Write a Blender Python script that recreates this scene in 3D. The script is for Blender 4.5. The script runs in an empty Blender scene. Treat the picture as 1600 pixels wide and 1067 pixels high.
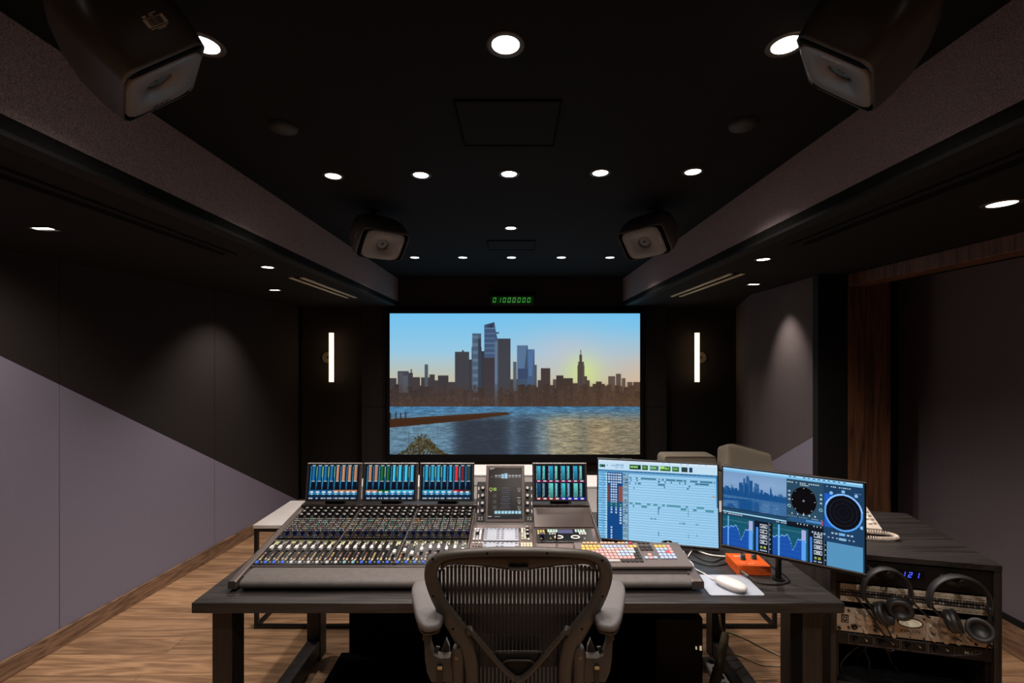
import bpy, math, random
import numpy as np
from mathutils import Vector, Matrix
random.seed(7); rng = np.random.default_rng(7)
SC = bpy.context.scene
COL = SC.collection
PI = math.pi
F, CX, CY, EYE = 711.0, 803.0, 557.0, 1.62      # focal length in pixels, principal point, eye height

def at(x, y, Y):
    """the point at depth Y that the photograph shows at pixel x, y"""
    return Vector(((x - CX) / F * Y, Y, EYE - (y - CY) / F * Y))

def lin(c):
    c = [v / 255.0 for v in c]
    return tuple(v / 12.92 if v <= 0.04045 else ((v + 0.055) / 1.055) ** 2.4 for v in c)

def linarr(a):
    a = np.clip(a / 255.0, 0, 1)
    return np.where(a <= 0.04045, a / 12.92, ((a + 0.055) / 1.055) ** 2.4)

# ------------------------------------------------------------------ materials
MATS = {}
def mat(name, col, rough=0.5, metal=0.0, spec=0.5, noise=0.0, nscale=60.0, bump=0.0, bscale=300.0, stretch=None, emit=None, estr=1.0, coat=0.0, attr=None):
    if name in MATS: return MATS[name]
    m = bpy.data.materials.new(name); m.use_nodes = True
    nt = m.node_tree; N = nt.nodes; L = nt.links
    p = N['Principled BSDF']
    c = lin(col)
    p.inputs['Base Color'].default_value = (*c, 1)
    p.inputs['Roughness'].default_value = rough
    p.inputs['Metallic'].default_value = metal
    p.inputs['Specular IOR Level'].default_value = spec
    if coat: p.inputs['Coat Weight'].default_value = coat; p.inputs['Coat Roughness'].default_value = 0.08
    if attr:
        a = N.new('ShaderNodeAttribute'); a.attribute_name = attr
        L.new(a.outputs['Color'], p.inputs['Base Color'])
    if noise or bump:
        tc = N.new('ShaderNodeTexCoord'); mp = N.new('ShaderNodeMapping')
        L.new(tc.outputs['Object'], mp.inputs['Vector'])
        if stretch: mp.inputs['Scale'].default_value = stretch
    if noise:
        n = N.new('ShaderNodeTexNoise'); n.inputs['Scale'].default_value = nscale; n.inputs['Detail'].default_value = 5
        L.new(mp.outputs['Vector'], n.inputs['Vector'])
        r = N.new('ShaderNodeValToRGB')
        r.color_ramp.elements[0].position = 0.3; r.color_ramp.elements[1].position = 0.7
        r.color_ramp.elements[0].color = (*[v * (1 - noise) for v in c], 1)
        r.color_ramp.elements[1].color = (*[min(1, v * (1 + noise)) for v in c], 1)
        L.new(n.outputs['Fac'], r.inputs['Fac']); L.new(r.outputs['Color'], p.inputs['Base Color'])
    if bump:
        n2 = N.new('ShaderNodeTexNoise'); n2.inputs['Scale'].default_value = bscale; n2.inputs['Detail'].default_value = 3
        L.new(mp.outputs['Vector'], n2.inputs['Vector'])
        b = N.new('ShaderNodeBump'); b.inputs['Strength'].default_value = bump; b.inputs['Distance'].default_value = 0.004
        L.new(n2.outputs['Fac'], b.inputs['Height']); L.new(b.outputs['Normal'], p.inputs['Normal'])
    if emit is not None:
        p.inputs['Emission Color'].default_value = (*lin(emit), 1); p.inputs['Emission Strength'].default_value = estr
    MATS[name] = m
    return m

def wood(name, dark, light, scale=(1.5, 18, 18), rough=0.5, planks=None, bump=0.15, axis=None):
    """stretched-grain wood; planks = (length, width) lays boards along x"""
    m = bpy.data.materials.new(name); m.use_nodes = True
    nt = m.node_tree; N = nt.nodes; L = nt.links; p = N['Principled BSDF']
    p.inputs['Roughness'].default_value = rough
    tc = N.new('ShaderNodeTexCoord'); mp = N.new('ShaderNodeMapping'); mp.inputs['Scale'].default_value = scale
    L.new(tc.outputs['Object'], mp.inputs['Vector'])
    vec = mp.outputs['Vector']
    br = None
    if planks:
        br = N.new('ShaderNodeTexBrick'); br.offset = 0.37; br.squash = 1.0
        br.inputs['Scale'].default_value = 1.0; br.inputs['Mortar Size'].default_value = 0.0012; br.inputs['Mortar Smooth'].default_value = 0.2
        br.inputs['Brick Width'].default_value = planks[0]; br.inputs['Row Height'].default_value = planks[1]; br.inputs['Bias'].default_value = 0.0
        br.inputs['Color1'].default_value = (0, 0, 0, 1); br.inputs['Color2'].default_value = (1, 1, 1, 1); br.inputs['Mortar'].default_value = (0.5, 0.5, 0.5, 1)
        L.new(tc.outputs['Object'], br.inputs['Vector'])
        ad = N.new('ShaderNodeVectorMath'); ad.operation = 'MULTIPLY_ADD'
        L.new(br.outputs['Color'], ad.inputs[0]); ad.inputs[1].default_value = (13.7, 9.1, 5.3); L.new(vec, ad.inputs[2])
        vec = ad.outputs['Vector']
    n = N.new('ShaderNodeTexNoise'); n.inputs['Scale'].default_value = 1.0; n.inputs['Detail'].default_value = 2; n.inputs['Distortion'].default_value = 0.6
    L.new(vec, n.inputs['Vector'])
    mu = N.new('ShaderNodeMath'); mu.operation = 'MULTIPLY'; mu.inputs[1].default_value = 9.0; L.new(n.outputs['Fac'], mu.inputs[0])
    fr = N.new('ShaderNodeMath'); fr.operation = 'PINGPONG'; fr.inputs[1].default_value = 1.0; L.new(mu.outputs[0], fr.inputs[0])
    n2 = N.new('ShaderNodeTexNoise'); n2.inputs['Scale'].default_value = 9.0; n2.inputs['Detail'].default_value = 4; L.new(vec, n2.inputs['Vector'])
    mx = N.new('ShaderNodeMath'); mx.operation = 'MULTIPLY_ADD'; mx.inputs[1].default_value = 0.5; L.new(fr.outputs[0], mx.inputs[0])
    m3 = N.new('ShaderNodeMath'); m3.operation = 'MULTIPLY'; m3.inputs[1].default_value = 0.6; L.new(n2.outputs['Fac'], m3.inputs[0]); L.new(m3.outputs[0], mx.inputs[2])
    r = N.new('ShaderNodeValToRGB'); r.color_ramp.elements[0].position = 0.18; r.color_ramp.elements[1].position = 0.75
    r.color_ramp.elements[0].color = (*lin(dark), 1); r.color_ramp.elements[1].color = (*lin(light), 1)
    L.new(mx.outputs[0], r.inputs['Fac'])
    out = r.outputs['Color']
    if br:
        hv = N.new('ShaderNodeMixRGB'); hv.blend_type = 'MULTIPLY'; hv.inputs['Fac'].default_value = 0.28
        L.new(out, hv.inputs['Color1']); L.new(br.outputs['Color'], hv.inputs['Color2'])
        dk = N.new('ShaderNodeMixRGB'); dk.inputs['Color2'].default_value = (*[v * 0.35 for v in lin(dark)], 1)
        L.new(br.outputs['Fac'], dk.inputs['Fac']); L.new(hv.outputs['Color'], dk.inputs['Color1'])
        out = dk.outputs['Color']
    L.new(out, p.inputs['Base Color'])
    b = N.new('ShaderNodeBump'); b.inputs['Strength'].default_value = bump; b.inputs['Distance'].default_value = 0.002
    L.new(mx.outputs[0], b.inputs['Height']); L.new(b.outputs['Normal'], p.inputs['Normal'])
    MATS[name] = m
    return m

def screen_mat(name, strength=1.0, rough=0.25):
    m = bpy.data.materials.new(name); m.use_nodes = True
    nt = m.node_tree; p = nt.nodes['Principled BSDF']
    a = nt.nodes.new('ShaderNodeAttribute'); a.attribute_name = 'Col'
    p.inputs['Base Color'].default_value = (0.004, 0.004, 0.005, 1); p.inputs['Roughness'].default_value = rough
    p.inputs['Specular IOR Level'].default_value = 0.25
    nt.links.new(a.outputs['Color'], p.inputs['Emission Color']); p.inputs['Emission Strength'].default_value = strength
    MATS[name] = m
    return m

# ------------------------------------------------------------------ mesh builder
class B:
    def __init__(s, M=None):
        s.v = []; s.f = []; s.sm = []; s.mi = []; s.c = []; s.M = M or Matrix.Identity(4)
        s.mat = 0; s.col = None
    def add(s, vs, fs, smooth=False):
        o = len(s.v); M = s.M
        s.v.extend([M @ Vector(p) for p in vs])
        for f in fs:
            s.f.append(tuple(i + o for i in f)); s.sm.append(smooth); s.mi.append(s.mat); s.c.append(s.col)
    def box(s, c, d, bev=0.0, R=None):
        """box by centre and size, chamfered edges"""
        hx, hy, hz = d[0] / 2, d[1] / 2, d[2] / 2
        c = Vector(c)
        T = (lambda p: c + (R @ Vector(p))) if R is not None else (lambda p: c + Vector(p))
        if bev <= 0:
            vs = [T((x * hx, y * hy, z * hz)) for x in (-1, 1) for y in (-1, 1) for z in (-1, 1)]
            s.add(vs, [(0, 1, 3, 2), (4, 6, 7, 5), (0, 4, 5, 1), (2, 3, 7, 6), (0, 2, 6, 4), (1, 5, 7, 3)]); return
        b = min(bev, hx * .98, hy * .98, hz * .98)
        vs = []; ix = {}
        for x in (-1, 1):
            for y in (-1, 1):
                for z in (-1, 1):
                    for k in range(3):
                        q = [x * (hx - b), y * (hy - b), z * (hz - b)]
                        q[k] = (x, y, z)[k] * (hx, hy, hz)[k]
                        ix[(x, y, z, k)] = len(vs); vs.append(T(q))
        fs = []
        cyc = [(-1, -1), (1, -1), (1, 1), (-1, 1)]
        for k in range(3):
            a, bb = (k + 1) % 3, (k + 2) % 3
            for sg in (-1, 1):
                q = []
                for (u, w) in cyc:
                    e = [0, 0, 0]; e[k] = sg; e[a] = u; e[bb] = w; q.append(ix[(*e, k)])
                fs.append(tuple(q if sg > 0 else q[::-1]))
            for u in (-1, 1):
                for w in (-1, 1):       # edge along axis k
                    e0 = [0, 0, 0]; e0[k] = -1; e0[a] = u; e0[bb] = w
                    e1 = list(e0); e1[k] = 1
                    q = [ix[(*e0, a)], ix[(*e1, a)], ix[(*e1, bb)], ix[(*e0, bb)]]
                    fs.append(tuple(q if u * w < 0 else q[::-1]))
        for x in (-1, 1):
            for y in (-1, 1):
                for z in (-1, 1):
                    q = [ix[(x, y, z, k)] for k in range(3)]
                    fs.append(tuple(q if x * y * z > 0 else q[::-1]))
        s.add(vs, fs)
    def slab(s, x0, x1, y0, y1, z0, z1, bev=0.0):
        s.box(((x0 + x1) / 2, (y0 + y1) / 2, (z0 + z1) / 2), (abs(x1 - x0), abs(y1 - y0), abs(z1 - z0)), bev)
    def bar(s, p0, p1, w, h, bev=0.0, up=(0, 0, 1)):
        p0, p1 = Vector(p0), Vector(p1); d = p1 - p0; L = d.length; d.normalize()
        upv = Vector(up)
        if abs(d.dot(upv)) > .99: upv = Vector((0, 1, 0))
        x = d.cross(upv).normalized(); z = x.cross(d).normalized()
        R = Matrix((x, d, z)).transposed()
        s.box((p0 + p1) / 2, (w, L, h), bev, R)
    @staticmethod
    def frame(d):
        d = d.normalized(); u = Vector((0, 0, 1)) if abs(d.z) < .95 else Vector((1, 0, 0))
        a = d.cross(u).normalized(); return a, a.cross(d).normalized()
    def cyl(s, p0, p1, r0, r1=None, n=16, caps=True):
        p0, p1 = Vector(p0), Vector(p1); r1 = r0 if r1 is None else r1
        a, b = s.frame(p1 - p0); vs = []
        for p, r in ((p0, r0), (p1, r1)):
            for i in range(n):
                t = 2 * PI * i / n; vs.append(p + a * (r * math.cos(t)) + b * (r * math.sin(t)))
        s.add(vs, [(i, n + i, n + (i + 1) % n, (i + 1) % n) for i in range(n)], True)
        if caps:
            s.add(vs[:n], [tuple(range(n))]); s.add(vs[n:], [tuple(range(n))[::-1]])
    def tube(s, pts, r, n=8, closed=False, flat=None):
        pts = [Vector(p) for p in pts]; m = len(pts); vs = []
        rad = r if callable(r) else (lambda t: r)
        pa = None
        for i, p in enumerate(pts):
            if closed: d = pts[(i + 1) % m] - pts[i - 1]
            else: d = pts[min(i + 1, m - 1)] - pts[max(i - 1, 0)]
            d.normalize()
            if pa is None: a, b = s.frame(d)
            else:
                a = (pa - d * pa.dot(d)).normalized(); b = a.cross(d)
            pa = a
            R = rad(i / max(1, m - 1))
            for k in range(n):
                t = 2 * PI * k / n
                vs.append(p + a * (R * math.cos(t)) + b * (R * math.sin(t) * (flat or 1)))
        fs = []
        for i in range(m if closed else m - 1):
            j = (i + 1) % m
            fs += [(i * n + k, i * n + (k + 1) % n, j * n + (k + 1) % n, j * n + k) for k in range(n)]
        s.add(vs, fs, True)
        if not closed:
            s.add(vs[:n], [tuple(range(n))[::-1]]); s.add(vs[-n:], [tuple(range(n))])
    def lathe(s, prof, o, axis, n=24, cap=True):
        """profile of (radius, height) swept round axis from o"""
        o = Vector(o); d = Vector(axis).normalized(); a, b = s.frame(d); vs = []
        for r, h in prof:
            for i in range(n):
                t = 2 * PI * i / n; vs.append(o + d * h + a * (r * math.cos(t)) + b * (r * math.sin(t)))
        fs = [(j * n + i, (j + 1) * n + i, (j + 1) * n + (i + 1) % n, j * n + (i + 1) % n) for j in range(len(prof) - 1) for i in range(n)]
        s.add(vs, fs, True)
        if cap:
            if prof[0][0] > 1e-5: s.add(vs[:n], [tuple(range(n))])
            if prof[-1][0] > 1e-5: s.add(vs[-n:], [tuple(range(n))[::-1]])
    def prism(s, poly, d):
        """planar polygon (3-D points) pushed along vector d"""
        poly = [Vector(p) for p in poly]; d = Vector(d); n = len(poly)
        nrm = Vector((0, 0, 0))
        for i in range(n): nrm += poly[i].cross(poly[(i + 1) % n])
        if nrm.dot(d) > 0: poly = poly[::-1]
        vs = poly + [p + d for p in poly]
        s.add(vs, [tuple(range(n)), tuple(range(2 * n - 1, n - 1, -1))] + [(i, n + i, n + (i + 1) % n, (i + 1) % n) for i in range(n)])
    def sup(s, c, h, e1=0.4, e2=0.4, R=None, nu=32, nv=16, fn=None):
        """superellipsoid: rounded cushion, pad or mouse shape"""
        c = Vector(c); vs = []
        P = lambda x, e: math.copysign(abs(x) ** e, x)
        for j in range(nv + 1):
            ph = -PI / 2 + PI * j / nv
            for i in range(nu):
                th = 2 * PI * i / nu
                p = Vector((h[0] * P(math.cos(ph), e1) * P(math.cos(th), e2), h[1] * P(math.cos(ph), e1) * P(math.sin(th), e2), h[2] * P(math.sin(ph), e1)))
                if fn: p = fn(p)
                vs.append(c + (R @ p if R is not None else p))
        fs = [(j * nu + i, j * nu + (i + 1) % nu, (j + 1) * nu + (i + 1) % nu, (j + 1) * nu + i) for j in range(nv) for i in range(nu)]
        s.add(vs, fs, True)
    def loft(s, rings, smooth=True, caps=(True, True), closed=False):
        n = len(rings[0]); vs = [p for r in rings for p in r]; m = len(rings)
        fs = [(j * n + i, j * n + (i + 1) % n, ((j + 1) % m) * n + (i + 1) % n, ((j + 1) % m) * n + i) for j in range(m if closed else m - 1) for i in range(n)]
        s.add(vs, fs, smooth)
        if not closed:
            if caps[0]: s.add(rings[0], [tuple(range(n))[::-1]])
            if caps[1]: s.add(rings[-1], [tuple(range(n))])
    def text(s, txt, size, M, ext=0.0004, align='CENTER', bold=0.0):
        cu = bpy.data.curves.new('t', 'FONT'); cu.body = txt; cu.size = size; cu.extrude = ext; cu.align_x = align; cu.align_y = 'CENTER'; cu.resolution_u = 2; cu.offset = bold
        ob = bpy.data.objects.new('t', cu); COL.objects.link(ob)
        me = bpy.data.meshes.new_from_object(ob.evaluated_get(bpy.context.evaluated_depsgraph_get()))
        vs = [M @ v.co for v in me.vertices]; fs = [tuple(p.vertices) for p in me.polygons]
        bpy.data.objects.remove(ob); bpy.data.curves.remove(cu); bpy.data.meshes.remove(me)
        s.add(vs, fs)
    def build(s, name, mats, parent=None, smooth_all=False):
        off = root_loc(parent)
        me = bpy.data.meshes.new(name)
        me.from_pydata([tuple(p - off) for p in s.v], [], s.f)
        me.polygons.foreach_set('use_smooth', [True] * len(s.f) if smooth_all else s.sm)
        mats = mats if isinstance(mats, (list, tuple)) else [mats]
        for m in mats: me.materials.append(m)
        if len(mats) > 1: me.polygons.foreach_set('material_index', s.mi)
        if any(c is not None for c in s.c):
            at_ = me.color_attributes.new('Col', 'FLOAT_COLOR', 'CORNER')
            arr = []
            for f, c in zip(s.f, s.c):
                arr += list((*(c or (0.02, 0.02, 0.02)), 1.0)) * len(f)
            at_.data.foreach_set('color', arr)
        o = bpy.data.objects.new(name, me); COL.objects.link(o)
        if parent is not None: o.parent = parent
        return o

def root_loc(o):
    if o is None: return Vector((0, 0, 0))
    while o.parent is not None: o = o.parent
    return Vector(o.location)

def tag(o, label, cat, group=None, kind=None):
    o['label'] = label; o['category'] = cat
    if group: o['group'] = group
    if kind: o['kind'] = kind
    return o

def thing(name, loc, label, cat, group=None):
    o = bpy.data.objects.new(name, None); COL.objects.link(o); o.location = loc; o.empty_display_size = 0.1
    return tag(o, label, cat, group)

def lone(name, b, mats, loc, label, cat, group=None, kind=None):
    """a thing that is one mesh, with its origin at its base"""
    loc = Vector(loc); b.v = [p - loc for p in b.v]
    o = b.build(name, mats); o.location = loc
    return tag(o, label, cat, group, kind)

def struct(name, b, mats):
    o = b.build(name, mats); o['kind'] = 'structure'; return o

def dup(root, loc, label, rot=None):
    def cp(o, par):
        c = o.copy(); COL.objects.link(c)
        if par is not None: c.parent = par
        for ch in [k for k in bpy.data.objects if k.parent == o]: cp(ch, c)
        return c
    r = cp(root, None); r.location = loc; r['label'] = label
    if rot is not None: r.rotation_euler = rot
    return r

def basis(o, x, y, z):
    M = Matrix.Identity(4)
    for i, a in enumerate((x, y, z)):
        a = Vector(a).normalized()
        for k in range(3): M[k][i] = a[k]
    for k in range(3): M[k][3] = o[k]
    return M

def spline(pts, k=6):
    """Catmull-Rom through points"""
    P = [Vector(p) for p in pts]; out = []
    for i in range(len(P) - 1):
        a, b, c, d = P[max(i - 1, 0)], P[i], P[i + 1], P[min(i + 2, len(P) - 1)]
        for j in range(k):
            t = j / k
            out.append(0.5 * ((2 * b) + (c - a) * t + (2 * a - 5 * b + 4 * c - d) * t * t + (3 * b - a - 3 * c + d) * t ** 3))
    out.append(P[-1]); return out

# ------------------------------------------------------------------ screen pictures (colours of a flat lit panel, cell by cell)
class Cv:
    def __init__(s, w, h, c=(0, 0, 0)):
        s.w, s.h = w, h; s.a = np.zeros((h, w, 3)); s.a[:] = c
        s.yy, s.xx = np.mgrid[0:h, 0:w] + 0.5
        s.yy = s.yy / h; s.xx = s.xx / w
    def R(s, x0, y0, x1, y1, c, a=1.0):
        i0, i1 = int(round(x0 * s.w)), int(round(x1 * s.w)); j0, j1 = int(round(y0 * s.h)), int(round(y1 * s.h))
        if i1 <= i0: i1 = i0 + 1
        if j1 <= j0: j1 = j0 + 1
        i0, j0 = max(i0, 0), max(j0, 0)
        s.a[j0:j1, i0:i1] = s.a[j0:j1, i0:i1] * (1 - a) + np.array(c) * a
    def poly(s, pts, c, a=1.0):
        m = np.zeros((s.h, s.w), bool); n = len(pts)
        for i in range(n):
            (x0, y0), (x1, y1) = pts[i], pts[(i + 1) % n]
            if y0 == y1: continue
            cond = ((s.yy >= min(y0, y1)) & (s.yy < max(y0, y1)))
            m ^= cond & (s.xx < (x1 - x0) * (s.yy - y0) / (y1 - y0) + x0)
        s.a[m] = s.a[m] * (1 - a) + np.array(c) * a
    def E(s, cx, cy, rx, ry, c, r_in=0.0, a=1.0, arc=None):
        d = ((s.xx - cx) / rx) ** 2 + ((s.yy - cy) / ry) ** 2
        m = (d <= 1) & (d >= r_in ** 2)
        if arc:
            t = np.arctan2(s.yy - cy, s.xx - cx); m &= (t > arc[0]) & (t < arc[1])
        s.a[m] = s.a[m] * (1 - a) + np.array(c) * a
    def marks(s, x0, y0, x1, y1, c, n, w=0.6):
        """a run of n short dashes"""
        for i in range(n):
            q = x0 + (x1 - x0) * i / n
            if random.random() < .85: s.R(q, y0, q + (x1 - x0) / n * w, y1, c)

def fnoise(h, w, sy, sx):
    """smooth value noise, one value per cell"""
    g = rng.random((int(h / sy) + 3, int(w / sx) + 3))
    y = np.arange(h) / sy; x = np.arange(w) / sx
    j = y.astype(int); i = x.astype(int); fy = (y - j)[:, None]; fx = (x - i)[None, :]
    return (g[j][:, i] * (1 - fy) * (1 - fx) + g[j + 1][:, i] * fy * (1 - fx) + g[j][:, i + 1] * (1 - fy) * fx + g[j + 1][:, i + 1] * fy * fx)

def lit_panel(name, img, tl, tr, br, bl, m, parent):
    """a flat panel whose cells carry the picture's colours"""
    h, w = img.shape[:2]; off = root_loc(parent)
    tl, tr, br, bl = [np.array(Vector(p) - off) for p in (tl, tr, br, bl)]
    u = (np.arange(w + 1) / w)[None, :, None]; v = (np.arange(h + 1) / h)[:, None, None]
    P = ((1 - v) * ((1 - u) * tl + u * tr) + v * ((1 - u) * bl + u * br)).reshape(-1, 3)
    i = np.arange(w)[None, :]; j = np.arange(h)[:, None]; a = j * (w + 1) + i
    q = np.stack([a, a + w + 1, a + w + 2, a + 1], -1).reshape(-1, 4)
    me = bpy.data.meshes.new(name)
    me.vertices.add(len(P)); me.vertices.foreach_set('co', P.ravel())
    me.loops.add(q.size); me.loops.foreach_set('vertex_index', q.ravel())
    me.polygons.add(len(q)); me.polygons.foreach_set('loop_start', np.arange(0, q.size, 4)); me.polygons.foreach_set('loop_total', np.full(len(q), 4))
    me.update(); me.validate()
    c = np.ones((len(q), 4, 4), np.float32); c[:, :, :3] = linarr(img).reshape(-1, 1, 3)
    ca = me.color_attributes.new('Col', 'FLOAT_COLOR', 'CORNER'); ca.data.foreach_set('color', c.ravel())
    me.materials.append(m)
    o = bpy.data.objects.new(name, me); COL.objects.link(o)
    if parent is not None: o.parent = parent
    return o
# ------------------------------------------------------------------ camera
cd = bpy.data.cameras.new('camera'); cam = bpy.data.objects.new('camera', cd); COL.objects.link(cam)
cam.location = (0, 0, EYE); cam.rotation_euler = (PI / 2, 0, 0)
cd.sensor_width = 36.0; cd.lens = F / 1600 * 36; cd.clip_start = 0.02; cd.clip_end = 60
cd.shift_x = (800 - CX) / 1600; cd.shift_y = (CY - 533.5) / 1600
SC.camera = cam
SC.view_settings.view_transform = 'Standard'; SC.view_settings.look = 'None'; SC.view_settings.gamma = 1
SC.view_settings.use_curve_mapping = False; SC.view_settings.exposure = 0.0
w = bpy.data.worlds.new('World'); SC.world = w; w.use_nodes = True
w.node_tree.nodes['Background'].inputs['Color'].default_value = (0.01, 0.01, 0.012, 1)

# ------------------------------------------------------------------ materials of the room
M_wall = mat('charcoal_fabric', (45, 40, 39), 0.95, spec=0.15, noise=0.22, nscale=420, bump=0.12, bscale=700)
M_lav = mat('lavender_fabric', (128, 122, 137), 0.95, spec=0.12, noise=0.12, nscale=420, bump=0.12, bscale=700)
M_fascia = mat('speckled_fascia', (138, 123, 124), 0.95, spec=0.15, noise=0.55, nscale=330, bump=0.25, bscale=500)
M_ceil = mat("black_ceiling", (13, 12, 12), 0.9, spec=0.2, noise=0.1, nscale=200)
M_soffit = mat('dark_soffit', (22, 20, 19), 0.9, spec=0.2, noise=0.1, nscale=200)
M_black = mat('black_paint', (14, 13, 13), 0.75, spec=0.3)
M_gap = mat('black_gap', (4, 4, 4), 0.95, spec=0.1)
M_floor = wood('oak_floor', (132, 98, 71), (194, 152, 114), (1.1, 13.0, 1), 0.42, planks=(1.9, 0.165), bump=0.1)
M_base = wood('oak_baseboard', (84, 62, 46), (140, 108, 84), (1.2, 3.0, 26), 0.5)
M_post = wood('walnut_post', (48, 30, 20), (112, 74, 48), (16, 16, 0.9), 0.5)
M_steel = mat('dark_steel', (40, 36, 34), 0.4, metal=0.6)

HC, HS = 2.45, 2.155                    # upper ceiling and soffit heights
XL, XR = -1.235, 1.16                   # soffit faces
YB = 4.85; Y0 = -2.2
lw = lambda y: -2.372 + 0.102 * (y - 4.165)          # left wall, splayed
diag = lambda y: 1.62 - 0.595 * (y - 2.28)

b = B(); b.slab(-3.3, 3.0, Y0 - .1, 5.1, -0.08, 0.0); struct('floor', b, M_floor)
b = B(); b.slab(XL - .06, XR + .06, Y0, 5.0, HC, HC + .08); struct('ceiling', b, M_ceil)
for nm, x0, x1 in (('ceiling_soffit_west', -3.2, XL), ('ceiling_soffit_east', XR, 2.9)):
    b = B()
    b.slab(x0, x1, Y0, 5.0, HS, HS + .05); b.mat = 1
    xf = XL if x0 < 0 else XR
    b.slab(xf - .06 if x0 < 0 else xf, xf if x0 < 0 else xf + .06, Y0, 4.86, HS + .012, HC + .02)
    b.mat = 2; b.slab(xf - .062 if x0 < 0 else xf - .002, xf + .002 if x0 < 0 else xf + .062, Y0, 4.86, HS - .001, HS + .012)
    struct(nm, b, [M_soffit, M_fascia, M_black])

# west wall of stretched-fabric panels with a slanted colour break
b = B()
def wall_piece(y0, y1, poly, m):
    b.mat = m; b.prism([(lw(y), y, z) for y, z in poly], (-0.05, 0, 0))
edges = [Y0, -0.6, 1.05, 2.541, 3.68, 4.86]
for y0, y1 in zip(edges, edges[1:]):
    a, c = y0 + .002, y1 - .002
    za, zc = min(diag(a), HS), min(max(diag(c), 0.0), HS)
    if za >= HS and zc >= HS: wall_piece(a, c, [(a, 0), (c, 0), (c, HS), (a, HS)], 1); continue
    ys = 2.28 + (1.62 - HS) / 0.595
    low = [(a, 0), (c, 0), (c, zc - .001)] + ([(ys, HS)] if za >= HS else []) + [(a, za - .001)]
    wall_piece(a, c, low, 1)
    up = [(c, zc + .001), (c, HS)] + ([(ys, HS)] if za >= HS else [(a, HS), (a, za + .001)])
    wall_piece(a, c, up, 0)
b.mat = 2; b.prism([(lw(Y0) - .02, Y0, 0), (lw(4.95) - .02, 4.95, 0), (lw(4.95) - .02, 4.95, HS), (lw(Y0) - .02, Y0, HS)], (-.06, 0, 0))
struct('wall_west', b, [M_wall, M_lav, M_gap])
b = B(); d = Vector((0.102, 1, 0)).normalized()
b.bar((lw(Y0) + .01, Y0, .05), (lw(4.85) + .01, 4.85, .05), .02, .1, .003); struct('baseboard_west', b, M_base)

# screen wall
b = B()
for x0, x1 in ((-1.623, -1.40), (-1.397, 1.397), (1.40, 1.63)):
    for z0, z1 in ((0.0, 1.079), (1.083, HS if x0 < -1.4 or x0 > 1.39 else HC)):
        b.slab(x0, x1, YB, YB + .08, z0, z1, .002)
b.mat = 1
b.slab(-1.3, 1.3, YB + .06, YB + .2, 0, HC)
b.slab(-2.45, -1.6, 4.96, 5.0, 0, HS); b.slab(1.6, 2.6, 4.96, 5.0, 0, HS)
struct('wall_north', b, [M_wall, mat('alcove_fabric', (40, 35, 33), .95, spec=.15, noise=.15, nscale=400)])
b = B(); b.slab(-2.3, 2.4, YB - .015, YB, 0, .1, .003); struct('baseboard_north', b, M_base)

# east wall: splayed return, fabric panel, black pilaster, timber post and beam round a recessed fabric wall
b = B()
b.prism([(2.42, 4.96, 0), (2.055, 3.955, 0), (2.055, 3.955, HS), (2.42, 4.96, HS)], (.06, .02, 0))
dz = lambda y: 1.108 - 0.54 * (y - 3.01)
px = lambda y: 2.008 + (y - 3.01) * .0447
b.prism([(px(y), y, z) for y, z in ((3.01, dz(3.01) + .001), (3.95, dz(3.95) + .001), (3.95, HS), (3.01, HS))], (.06, 0, 0)); b.mat = 1
b.prism([(px(y), y, z) for y, z in ((3.01, 0), (3.95, 0), (3.95, dz(3.95) - .001), (3.01, dz(3.01) - .001))], (.06, 0, 0))
b.mat = 3; b.slab(2.74, 2.82, Y0, 3.3, 0, HS)
b.mat = 2; b.slab(1.975, 2.169, 2.956, 3.008, 0, HS); b.slab(2.45, 2.74, 3.245, 3.3, 0, HS); b.slab(2.07, 2.2, 3.008, 3.9, 0, HS)
struct('wall_east', b, [mat('east_panel_fabric', (86, 77, 76), .95, spec=.15, noise=.3, nscale=420, bump=.15, bscale=700), M_lav, M_black,
                        mat('recess_fabric', (112, 103, 110), .95, spec=.12, noise=.12, nscale=420, bump=.1, bscale=700)])
b = B(); b.slab(2.17, 2.449, 2.956, 3.24, 0, HS - .001, .003); b.slab(2.17, 2.30, Y0, 2.955, 2.076, HS - .001, .003); struct('trim_1', b, M_post)
b = B(); b.slab(2.70, 2.74, Y0, 3.24, 0, .165, .004); b.mat = 1; b.slab(2.715, 2.74, Y0, 3.24, .165, .19); struct('baseboard_east', b, [M_base, M_black])
b = B(); b.slab(-3.3, 2.9, Y0 - .1, Y0, 0, HC + .05); struct('wall_south', b, M_wall)
# ceiling access hatches: a thin reveal round a flush panel
for i, (y0, y1) in enumerate(((1.472, 1.783), (3.25, 3.53))):
    t = thing('access_hatch', (-.02, (y0 + y1) / 2, HC), ('flush black ceiling hatch nearest the middle downlight of the front row' if i == 0 else 'flush black ceiling hatch just before the far row of downlights'), 'hatch', 'ceiling hatches')
    b = B()
    for s in (-1, 1):
        b.box((-.02 + s * .174, (y0 + y1) / 2, HC - .003), (.006, y1 - y0, .006)); b.box((-.02, (y0 if s < 0 else y1), HC - .003), (.354, .006, .006))
    b.build('reveal', M_gap, t)
    b = B(); b.box((-.02, (y0 + y1) / 2, HC - .002), (.338, y1 - y0 - .01, .003)); b.build('panel', M_ceil, t)
for i, (x, y) in enumerate(((-.83, 1.64), (.815, 1.62))):
    b = B(); b.lathe([(.048, 0), (.046, .012), (.03, .02), (.012, .024)], (x, y, HC), (0, 0, -1), 24)
    lone('smoke_detector', b, mat('detector_black', (30, 29, 29), .6), (x, y, HC), 'flat black disc detector on the ceiling on the %s side of the first hatch' % ('barcode speaker' if i == 0 else 'rack cabinet'), 'detector', 'ceiling detectors')

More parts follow.
